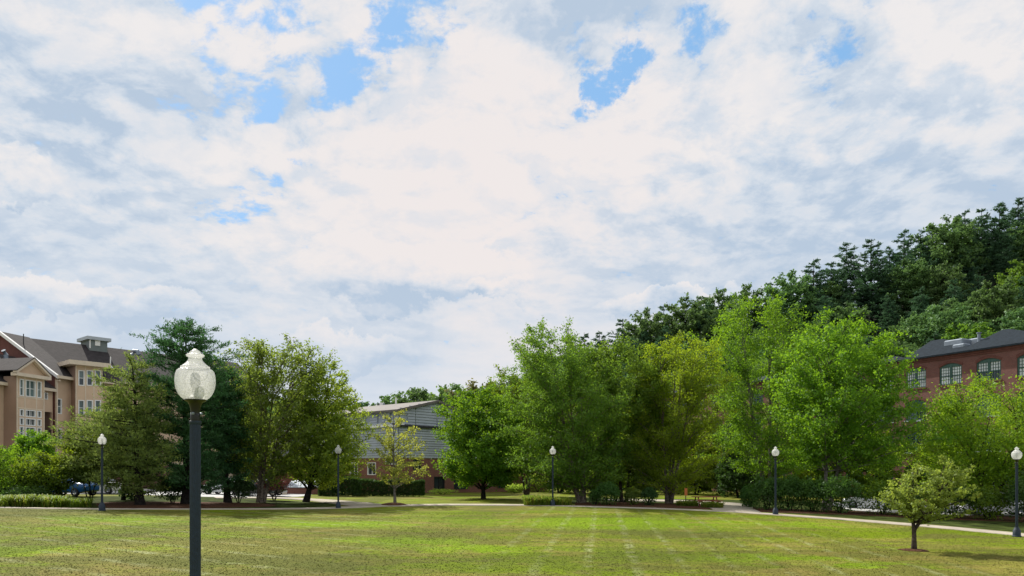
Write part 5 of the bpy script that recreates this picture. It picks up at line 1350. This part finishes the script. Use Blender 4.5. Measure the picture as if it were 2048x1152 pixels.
# ------------------------------------------------------------------ hillside wood: each tree a thing, shapes shared
def hill_proto(kind, seed):
    rng = np.random.default_rng(seed)
    if kind == 'pine':
        H = 17; prof = [(H, 0, .25), (H*.92, .3*rng.normal(), 1.1), (H*.8, .5*rng.normal(), 2.0), (H*.6, .4*rng.normal(), 3.1), (H*.4, 0, 3.5), (H*.22, 0, 2.2)]
        st = [stem_line(rng, 0, 0, H*.98, .28)]
        (V, Fq, t), (BV, BF) = grow(rng, prof, st, n_limb=76, whorls=15, flat=.42, n_spray=9, n_leaf=13000, leaf=.42, aspect=.34, rise=.0, style='needle', lobes=.60, spread=.16, inner=.3, spray_len=.24, limb_r=.07)
        mat = L['hillpine']; bk = M['bark_dark']
    else:
        H = 14; prof = [(H, 0, 1.3), (H*.92, 0, 3.0), (H*.75, 0, 4.4), (H*.5, 0, 5.0), (H*.3, 0, 4.2), (H*.15, 0, 2.5)]
        st = [stem_line(rng, 0, 0, H*.85, .30)]
        (V, Fq, t), (BV, BF) = grow(rng, prof, st, n_limb=60, n_spray=9, n_leaf=13000, leaf=.44, aspect=.7, rise=.5, lobes=.25, spread=.20, spray_len=.26, limb_r=.07)
        mat = L[kind]; bk = M['bark_dark']
    root = empty('hill_tree', (0, 0, 0), 'x', 'tree', 'trees on the wooded hillside')
    tv, tf = tubes(st[0][0][None], st[0][1][None], 7); raw_mesh('trunk', tv, tf, bk, root, smooth=True)
    raw_mesh('branches', BV, BF, bk, root); raw_mesh('crown', V, Fq, mat, root, tint=t)
    return root
def place_hill():
    rng = np.random.default_rng(77)
    protos = {'pine': [hill_proto('pine', s) for s in (201, 202, 203, 204)], 'hillleaf': [hill_proto('hillleaf', s) for s in (211, 212, 213)],
              'hilllight': [hill_proto('hilllight', s) for s in (221, 222)], 'hillbrown': [hill_proto('hillbrown', 231)]}
    used = {k: [False]*len(v) for k, v in protos.items()}
    labels = {'pine': 'dark layered pine on the wooded hill', 'hillleaf': 'dull green rounded tree on the wooded hill', 'hilllight': 'brighter green rounded tree on the wooded hill', 'hillbrown': 'browning rounded tree on the wooded hill'}
    def put(kind, px, d, z, sc, label=None):
        i = rng.integers(len(protos[kind])); src = protos[kind][i]
        loc = ((px-1024)/F*d, d, z-.4)
        if not used[kind][i]:
            used[kind][i] = True; o = src; o.location = loc
        else: o = copy_tree(src, loc)
        o.rotation_euler = (0, 0, rng.random()*6.28); o.scale = (sc*rng.uniform(.85, 1.15), sc*rng.uniform(.85, 1.15), sc)
        o['label'] = label or labels[kind]
        if label: 
            o['label'] = label
        o['group'] = {'pine': 'dark pines on the hill', 'hillleaf': 'dull green trees on the hill', 'hilllight': 'brighter green trees on the hill', 'hillbrown': 'browning trees on the hill'}[kind]
    # skyline trees, placed one by one: px, top py, kind
    sky = [(1168, 662, 'pine'), (1202, 660, 'pine'), (1248, 634, 'pine'), (1292, 622, 'hillleaf'), (1330, 606, 'pine'), (1372, 598, 'hillleaf'), (1402, 588, 'pine'), (1440, 582, 'hillleaf'), (1490, 574, 'hillleaf'), (1540, 562, 'pine'),
           (1585, 548, 'hillleaf'), (1626, 514, 'pine'), (1660, 520, 'pine'), (1694, 482, 'pine'), (1744, 474, 'pine'), (1780, 488, 'pine'), (1806, 456, 'pine'), (1838, 466, 'pine'), (1868, 444, 'pine'), (1900, 436, 'hillleaf'), (1932, 418, 'pine'), (1966, 414, 'pine'),
           (2000, 402, 'pine'), (2034, 392, 'pine'), (2072, 384, 'pine'), (2120, 376, 'pine'), (2170, 372, 'pine')]
    words = 'first second third fourth fifth sixth seventh eighth ninth tenth eleventh twelfth thirteenth fourteenth fifteenth sixteenth seventeenth eighteenth nineteenth twentieth twenty-first twenty-second twenty-third twenty-fourth'.split()
    shown = [q for q in sky if q[0] < 2048][::-1]
    desc = {'pine': 'dark pine', 'hillbrown': 'browning rounded tree', 'hillleaf': 'dull green tree'}
    for px, top, kind in sky:
        lb = desc[kind]+' on the skyline of the hill, '+words[shown.index((px, top, kind))]+' skyline tree from the right' if px < 2048 else None
        d = D1*rng.uniform(.90, .97); gz = float(hill_z(px, d)); H = {'pine': 17.0}.get(kind, 14.0)
        sc = np.clip((zof(top, d)-gz)/H, .55, 1.7); put(kind, px+rng.uniform(-3, 3), d, zof(top, d)-H*sc+.4, sc, lb)
    # body of the wood
    for row, d in enumerate([186, 174, 162, 151, 141, 132, 124]):
        step = 7.2/d*F; px = 1040+rng.uniform(0, step)
        while px < 2260:
            x = px+rng.uniform(-.3, .3)*step; dd = d+rng.uniform(-4, 4)
            if x > 1130 or row > 2:
                r = rng.random()
                kind = 'pine' if r < (.70 if row < 3 else .15) else ('hilllight' if r > .80 and (row > 3 or x > 1950) else ('hillbrown' if r > .86 and x < 1450 else 'hillleaf'))
                sc = rng.uniform(.72, 1.12)*(.95 if kind == 'pine' else 1.05)
                gz = float(hill_z(x, dd))
                topz = gz+sc*(17 if kind == 'pine' else 14); lim = HC+(HZ-(np.interp(x, RIDGE_PX, RIDGE_PY)+(46 if x > 1560 else 24)))*dd/F
                if topz > lim: sc *= max(.3, (lim-gz)/(topz-gz))
                put(kind, x, dd, gz, sc)
            px += step
    # low far trees behind the workshop and the left group
    for px, top, kind in [(700, 798, 'hillleaf'), (722, 796, 'pine'), (762, 797, 'pine'), (792, 790, 'hillleaf'), (822, 778, 'hillleaf'), (852, 774, 'hillleaf'), (884, 772, 'hilllight'), (905, 788, 'hillleaf'), (932, 770, 'hillleaf'),
                          (958, 762, 'hillbrown'), (985, 768, 'hilllight'), (1020, 760, 'hillleaf'), (1060, 750, 'hillleaf'), (1100, 720, 'hillleaf'), (1140, 700, 'hillleaf'), (660, 800, 'hillleaf'), (620, 800, 'hillleaf'), (570, 795, 'hillleaf'), (520, 795, 'hillleaf')]:
        d = rng.uniform(135, 160); H = {'pine': 17.0}.get(kind, 14.0); sc = (zof(top, d)-.3)/H
        put(kind, px, d, .3, sc, {'pine': 'dark pine low on the skyline behind the workshop roof', 'hillleaf': 'dull green tree low on the skyline beyond the workshop', 'hilllight': 'brighter green tree low on the skyline beyond the workshop', 'hillbrown': 'browning thin tree low on the skyline beyond the workshop'}[kind])
place_hill()

# ------------------------------------------------------------------ lawn blades
def lawn_blades():
    rng = np.random.default_rng(5); n = 300000
    # density falls with distance, as nothing finer can be seen further off
    d = 13+33*rng.random(n)**1.5; px = rng.uniform(-60, 2110, n); x = (px-1024)/F*d
    pp = np.array(PATH)[:, :2]; lim = np.interp(x, *zip(*sorted(map(tuple, pp))))-1.1
    keep = d < lim; x, d = x[keep], d[keep]
    keep = np.hypot(x-_c[0], d-_c[1]) > .7; x, d = x[keep], d[keep]; n = len(x)
    z = G(x, d); a = rng.random(n)*6.28; h = rng.uniform(.006, .020, n); w = rng.uniform(.012, .022, n)*(1+d*.02)
    lean = np.stack([-np.sin(a), np.cos(a)], 1)*rng.uniform(.025, .055, n)[:, None]+rng.normal(size=(n, 2))*.008
    V = np.stack([np.stack([x-np.cos(a)*w, d-np.sin(a)*w, z-.005], 1), np.stack([x+np.cos(a)*w, d+np.sin(a)*w, z-.005], 1), np.stack([x+lean[:, 0], d+lean[:, 1], z+h], 1)], 1).reshape(-1, 3)
    o = raw_mesh('lawn_grass', V, np.arange(3*n).reshape(n, 3), M['grassblade'])
    tag(o, 'short mown grass blades of the lawn', 'grass', kind='stuff')
lawn_blades()
